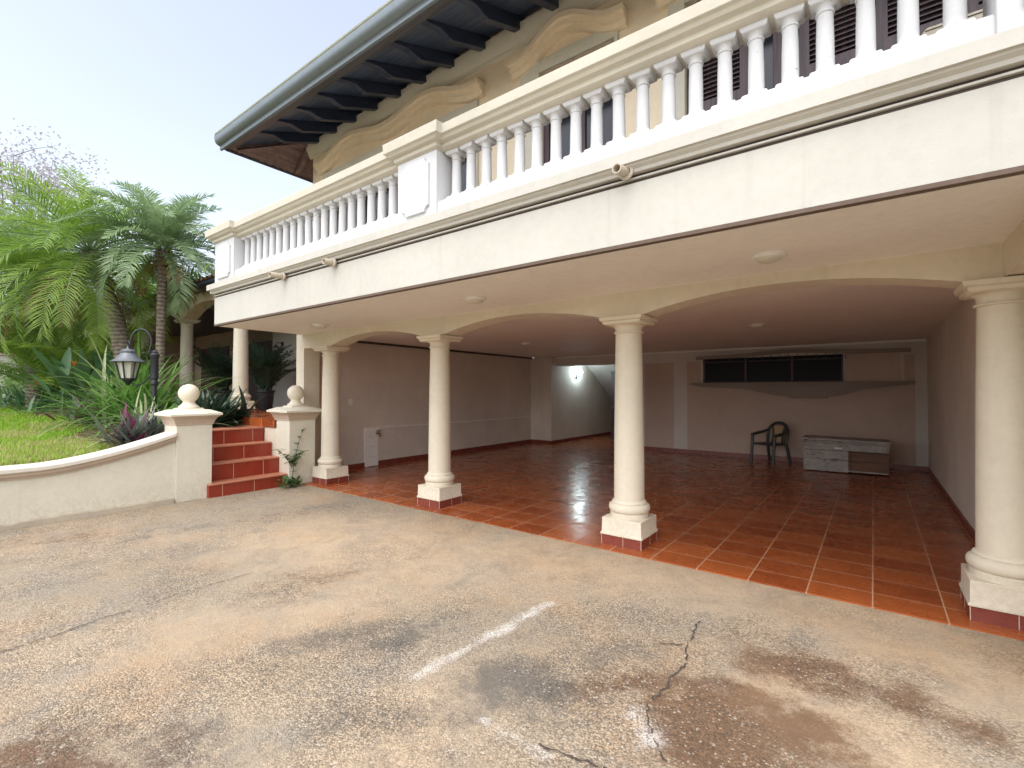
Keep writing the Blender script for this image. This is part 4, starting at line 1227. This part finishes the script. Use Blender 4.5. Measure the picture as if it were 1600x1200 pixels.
def bush(name, loc, rx, rz_, n, label, mt, seed, ls=0.09, cat='shrub', group=None, trunk_h=0.0, nb=9):
    rnd = random.Random(seed); loc = Vector(loc)
    th = thing(name, loc, label, cat, group)
    m = MB(); cl = []
    for i in range(nb):
        a = i*2.4; rr = rx*0.6*rnd.random()**0.5
        tip = loc+Vector((rr*math.cos(a), rr*math.sin(a), trunk_h+rz_*(0.5+0.9*rnd.random())))
        P = [loc.lerp(tip, u)+Vector((rnd.gauss(0, .05), rnd.gauss(0, .05), 0))*rx for u in (0, .35, .7, 1)]
        m.tube(P, [q_*rx*(0.45 if nb > 9 else 1) for q_ in (0.05, 0.035, 0.018, 0.006)], 5); cl.append(tip)
        for j in range(6 if nb > 9 else 0):
            q = P[2].lerp(P[3], rnd.random()) if rnd.random() < 0.6 else P[1].lerp(P[2], 0.5+0.5*rnd.random()); e_ = q+Vector((rnd.gauss(0, .3), rnd.gauss(0, .3), rnd.uniform(0.05, .45)))*rx
            m.tube([q, q.lerp(e_, 0.5)+Vector((0, 0, 0.03*rx)), e_], [0.006*rx, 0.004*rx, 0.002*rx], 4); cl.append(e_)
    m.build('branches', M['branch'], th, smooth=60)
    for i in range(26):
        v = Vector((rnd.gauss(0, 1), rnd.gauss(0, 1), rnd.gauss(0, 1))).normalized()*rnd.random()**0.4
        cl.append(loc+Vector((v.x*rx, v.y*rx, trunk_h+rz_*(1+0.95*v.z))))
    m = MB()
    for c in cl:
        cr = rx*rnd.uniform(0.22, 0.42); tt = rnd.uniform(0.1, 0.75)
        for i in range(n//len(cl)):
            v = Vector((rnd.gauss(0, 1), rnd.gauss(0, 1), rnd.gauss(0, 1))); v = v.normalized()*(rnd.random()**0.45)*cr
            p = c+Vector((v.x, v.y, v.z*0.7)); a = rnd.random()*6.28; e = rnd.uniform(-1.0, 0.6)
            d = Vector((math.cos(a)*math.cos(e), math.sin(a)*math.cos(e), math.sin(e)))*ls*rnd.uniform(0.6, 1.3)
            s_ = d.cross(Vector((rnd.gauss(0, 1), rnd.gauss(0, 1), 1))).normalized()*ls*0.32
            m.tint = min(0.9, max(0, tt+rnd.uniform(-.15, .25)))
            m.quad(p, p+d*0.5+s_, p+d, p+d*0.5-s_)
    m.build('foliage', mt, th, smooth=0, fix=False)
    return th
bush('shrub', (-22.5, 3.6, 1.1), 1.5, 1.1, 3200, 'dense green shrub behind the spiky plants at the left edge', M['l_tree'], 71, 0.13, group='shrubs behind the garden')
bush('shrub', (-19.5, 4.0, 1.1), 1.3, 0.9, 3000, 'green shrub behind the bright clump of palm fronds', M['l_tree'], 72, 0.12, group='shrubs behind the garden')
bush('shrub', (-16.6, 4.0, 1.1), 0.9, 0.6, 2000, 'low shrub behind the paddle leaved plant', M['l_tree'], 73, 0.10, group='shrubs behind the garden')
bush('tree', (-34, 9.0, 0.8), 4.2, 2.6, 5200, 'green leafy tree rising behind the palms', M['l_tree'], 74, 0.26, 'tree', 'trees beyond the garden', 3.2)
bush('tree', (-36.2, 4.9, 0.8), 3.4, 2.7, 6500, 'thin pinkish grey tree with sparse crown at the upper left', M['l_far'], 75, 0.17, 'tree', 'trees beyond the garden', 9.6, 22)
bush('tree', (-38, 15.0, 0.8), 4.0, 2.6, 4000, 'rounded tree far behind the arcade roof', M['l_tree'], 76, 0.26, 'tree', 'trees beyond the garden', 2.6)
p_ = at(30, 20, 0.9); bush('tree', p_, 2.6, 1.6, 6500, 'bright green leafy tree filling the left edge behind the palms', M['l_tree'], 77, 0.20, 'tree', 'trees beyond the garden', 1.6)
p_ = at(150, 21, 0.9); bush('tree', p_, 2.0, 1.3, 5000, 'low bright green tree behind the leaning palm', M['l_tree'], 78, 0.18, 'tree', 'trees beyond the garden', 1.2)
p_ = at(52, 12.2, 0); palm('palm_tree', G(p_.x, p_.y), (p_.x-0.2, p_.y-0.1, 4.25), 2.5, 60, 'short palm with low bright feathery crown left of the leaning palm', M['l_palm2'], 14, 0.46, (0.15, 0.13), dry=8, elr=(-0.7, 1.25))
bw = thing('boundary_wall', (-27, 6, 0.9), 'pale boundary wall glimpsed behind the garden plants', 'wall')
m = MB(); m.box(-27.2, -27.0, -6, 16, 0.5, 3.0); m.build('wall', M['fascia'], bw)
m = MB(); m.box(-27.27, -26.93, -6, 16, 3.001, 3.08); m.build('coping', M['cope'], bw)

# weed at the foot of the right pillar
wd_ = thing('weed', (-7.80, 4.22, 0), 'green leafy weed climbing the corner of the right pillar', 'plant')
rnd = random.Random(91); m = MB(); ml = MB()
for k, (az, L, el) in enumerate(((1.9, 0.62, 1.42), (0.5, 0.34, 1.1), (4.2, 0.38, 1.15), (2.6, 0.3, 0.9))):
    b = Vector((-7.80, 4.20, 0.0)) if k == 0 else Vector((-7.80, 4.21, 0.32))
    P = curve(b, az, el, L*(1.55 if k == 0 else 1), 0.25 if k == 0 else 0.5, 8)
    P = [Vector((max(p.x, -7.845) if p.y > 4.19 else p.x, p.y, p.z)) for p in P]
    m.tube(P, [0.008-0.0006*i for i in range(9)], 5)
    for i in range(2, 9):
        for j in range(3 if k == 0 else 4):
            ml.tint = rnd.random()*0.9
            blade(ml, curve(P[i], rnd.random()*6.28, rnd.uniform(-.1, .7), rnd.uniform(0.06, 0.11), 0.6, 3), 0.024, 0.2, lambda u: math.sin(math.pi*(0.1+0.88*u)))
for i in range(70):
    ml.tint = rnd.random()*0.8; a = rnd.random()*6.28
    b = Vector((-7.74+rnd.gauss(0, .07), 4.17+rnd.gauss(0, .09), 0.01+0.12*rnd.random()))
    blade(ml, curve(b, a, rnd.uniform(0.1, 1.0), rnd.uniform(0.07, 0.14), 0.6, 3), 0.025, 0.2, lambda u: math.sin(math.pi*(0.1+0.88*u)))
m.build('stem', M['branch'], wd_); ml.build('leaves', M['l_weed'], wd_, smooth=0, fix=False)

# ------------------------------------------------------------------ garden lantern on a post
lc = at(200, 8.5, 2.1); pc_ = at(241, 8.55, 0)
gl = thing('garden_lantern', (pc_.x, pc_.y, gz(pc_.x, pc_.y)), 'black iron garden lantern hanging from a curved arm on a post', 'lantern')
m = MB(); m.lathe([(0.04,gz(pc_.x,pc_.y)-0.05),(0.04,1.7),(0.058,1.72),(0.06,1.76),(0.045,1.80),(0.062,1.82),(0.062,2.20),(0.075,2.22),(0.075,2.25),(0.045,2.28),(0.05,2.30),(0.02,2.33)], pc_.x, pc_.y, 0, 14); m.build('post', M['iron'], gl)
dv = Vector((lc.x-pc_.x, lc.y-pc_.y, 0)); D = dv.length; dv.normalize()
ap = [Vector((pc_.x, pc_.y, 2.28))+dv*0.09]
for k in range(15):
    a = R(0+k*200/14); cxx = D*0.52
    ap.append(Vector((pc_.x, pc_.y, 0))+dv*(cxx-0.40*D*math.cos(a)*1.0)+Vector((0, 0, 2.46+0.24*math.sin(a))))
ap.append(Vector((lc.x, lc.y, 2.40)))
m = MB(); m.tube(ap, 0.016, 8); m.build('arm', M['iron'], gl)
m = MB(); m.tube([Vector((pc_.x, pc_.y, 1.86)) + dv*(0.08+0.4*k/8) + Vector((0, 0, -0.16*math.sin(math.pi*k/8))) for k in range(9)], 0.012, 6)
m.build('scroll', M['iron'], gl)
def lantern(parent, c, s, tin=True):
    """four sided lantern: flared tin roof, corner bars, pale panes; c = centre of the roof base"""
    x, y, z = c
    m = MB(); m.lathe([(0.255*s,z-0.01*s),(0.262*s,z),(0.20*s,z+0.045*s),(0.15*s,z+0.10*s),(0.115*s,z+0.15*s),(0.12*s,z+0.165*s),(0.12*s,z+0.19*s),(0.09*s,z+0.215*s),(0.03*s,z+0.23*s),(0.02*s,z+0.27*s)], x, y, 0, 6 if False else 12)
    rf = m.build('roof', M['tin'], parent, smooth=25)
    m = MB()
    for k in range(6):
        a = R(60*k+20)
        m.tube([(x+0.175*s*math.cos(a), y+0.175*s*math.sin(a), z-0.005*s), (x+0.11*s*math.cos(a), y+0.11*s*math.sin(a), z-0.30*s)], 0.013*s, 4)
    m.lathe([(0.12*s,z-0.32*s),(0.125*s,z-0.295*s)], x, y, 0, 6); m.lathe([(0.02*s,z-0.42*s),(0.05*s,z-0.37*s),(0.10*s,z-0.32*s)], x, y, 0, 8)
    m.build('frame', M['iron'], parent)
    m = MB(); m.lathe([(0.10*s,z-0.29*s),(0.158*s,z-0.006*s)], x, y, 0, 6, False); m.build('panes', M['frost'], parent, smooth=0)
lantern(gl, (lc.x, lc.y, 2.12), 1.0)
m = MB(); m.tube([(lc.x, lc.y, 2.37),(lc.x, lc.y, 2.44)], 0.014, 6); m.tube([(lc.x+0.06*math.cos(a), lc.y+0.0, 2.43+0.06*math.sin(a)) for a in [2*math.pi*k/12 for k in range(13)]], 0.01, 6); m.build('hook', M['iron'], gl)

# ------------------------------------------------------------------ terrace wing with its own arcade
wing = thing('terrace_wing', (-15, 4.9, 1.1), 'low side wing with round columns, arches and an overgrown tiled roof', 'house')
WX = [-11.3, -14.4, -17.5, -20.6]
zf = 1.103
for x in WX: column(x, 4.90, zf, 2.36, wing)
sp = zf+2.36
low = [(-8.76, sp)]
pts = [-8.4]+WX+[-23.7]
for i in range(len(pts)-1):
    a, b = pts[i], pts[i+1]
    A = arch_pts(b+0.22, a-0.22, sp+0.01, 0.30); A = list(reversed(A))
    if i == 0: A = [q for q in A if q[0] < -8.77]
    low += A + [(b+0.2, sp), (b-0.2, sp)]
low += [(-24, sp), (-24, 4.02), (-8.76, 4.02)]
m = MB(); m.prism(low, 'y', 4.74, 5.06); m.build('arch_wall', M['tan'], wing, smooth=25)
m = MB(); m.box(-14.4, -8.76, 7.2, 7.5, 1.0, 4.0); m.box(-14.5, -14.4, 7.2, 8.8, 1.0, 4.0); m.build('rear_wall', M['pil'], wing)
m = MB(); m.box(-24, -14.5, 8.5, 8.8, 1.0, 4.0); m.box(-24.2, -24.0, 5.06, 8.8, 1.0, 4.0); m.build('rear_wall', M['panel'], wing)  # recess walls in a darker colour that stands in for shade
m = MB(); m.box(-24, -8.76, 5.07, 8.8, 3.98, 4.05); m.build('ceiling', M['wood_d'], wing)
m = MB(); m.box(-19.6, -16.0, 8.44, 8.499, 1.11, 3.4)
m.build('added_dark_door', M['shut'], wing)  # dark panel added to paint the recess as deep shade
m = MB(); m.box(-23.2, -20.6, 8.44, 8.499, 1.11, 3.4); m.build('added_dark_door', M['shut'], wing)  # second dark panel added for the shade of the recess
m = MB(); nr = 70
for i in range(nr):       # barrel tile roof
    x = -24+i*0.2225
    if x > -8.9: break
    for k in range(6):
        a0, a1 = math.pi*k/6, math.pi*(k+1)/6
        def Q(a, y): return (x+0.08-0.08*math.cos(a), y, 4.08+(y-4.35)*0.32+0.06*math.sin(a))
        m.quad(Q(a0, 4.35), Q(a1, 4.35), Q(a1, 9.6), Q(a0, 9.6))
    m.quad((x+0.16,4.35,4.085),(x+0.2225,4.35,4.085),(x+0.2225,9.6,4.085+5.25*0.32),(x+0.16,9.6,4.085+5.25*0.32))
m.quad((-24,4.36,4.06),(-8.77,4.36,4.06),(-8.77,9.6,4.06+5.24*0.32),(-24,9.6,4.06+5.24*0.32))
m.build('roof', M['rooftile'], wing, smooth=0, fix=False)
m = MB(); m.box(-24, -8.77, 4.36, 4.74, 3.99, 4.05); m.build('eave', M['wood_d'], wing)
rnd = random.Random(17)
for k in range(11):
    x = -9.6-0.95*k
    crownplant('roof_fern', Vector((x+rnd.uniform(-.2, .2), 4.42+rnd.uniform(0, .25), 4.13)), 34, 0.42, 0.022,
               'tuft of fern growing on the tiled eave of the side wing', 'fern', M['l_palm2'] if k % 3 else M['l_strap'], 120+k, (0.0, 1.3), (0.5, 1.6), 5, group='ferns on the wing roof', spread=0.18)

# dark potted palms on the terrace
for k, (x, y, h, lb) in enumerate(((-12.55, 6.05, 1.15, 'dark potted palm on the terrace right of the round column'), (-14.35, 5.75, 1.15, 'dark potted palm on the terrace left of the round column'))):
    pp = thing('potted_palm', (x, y, zf), lb, 'potted plant', 'potted palms on the terrace')
    m = MB(); m.lathe([(0.15,zf),(0.17,zf+0.03),(0.21,zf+0.45),(0.235,zf+0.47),(0.235,zf+0.52),(0.20,zf+0.52),(0.19,zf+0.46)], x, y, 0, 20); m.build('pot', M['iron'], pp)
    m = MB(); rnd = random.Random(200+k)
    for i in range(40):
        frond(m, Vector((x+rnd.gauss(0, .05), y+rnd.gauss(0, .05), zf+0.47)), i*2.4, rnd.uniform(0.9, 1.5), rnd.uniform(0.9, 1.6), rnd.uniform(0.5, 1.3), rnd, 26, 0.28, 0.018)
    m.build('fronds', [M['l_dark'], M['l_dark']], pp, smooth=0, fix=False)

wl = thing('wall_lantern', (-8.60, 5.05, 2.45), 'black wall lantern on the corner of the garage wall above the steps', 'lantern', 'wall lanterns')
m = MB(); m.box(-8.625, -8.601, 5.0, 5.10, 2.50, 2.62); m.tube([(-8.62,5.05,2.58),(-8.75,5.05,2.61),(-8.93,5.05,2.60),(-9.0,5.03,2.55)], 0.012, 6); m.build('bracket', M['iron'], wl)
lantern(wl, (-9.0, 5.03, 2.44), 0.45)
wl2 = thing('wall_lantern', (-13.9, 7.2, 2.9), 'small black wall lantern on the rear wall of the terrace', 'lantern', 'wall lanterns')
m = MB(); m.box(-13.95, -13.85, 7.17, 7.199, 2.92, 3.05); m.tube([(-13.9,7.17,3.0),(-13.9,7.05,3.02),(-13.9,7.0,2.97)], 0.012, 6); m.build('bracket', M['iron'], wl2)
lantern(wl2, (-13.9, 7.0, 2.86), 0.42)
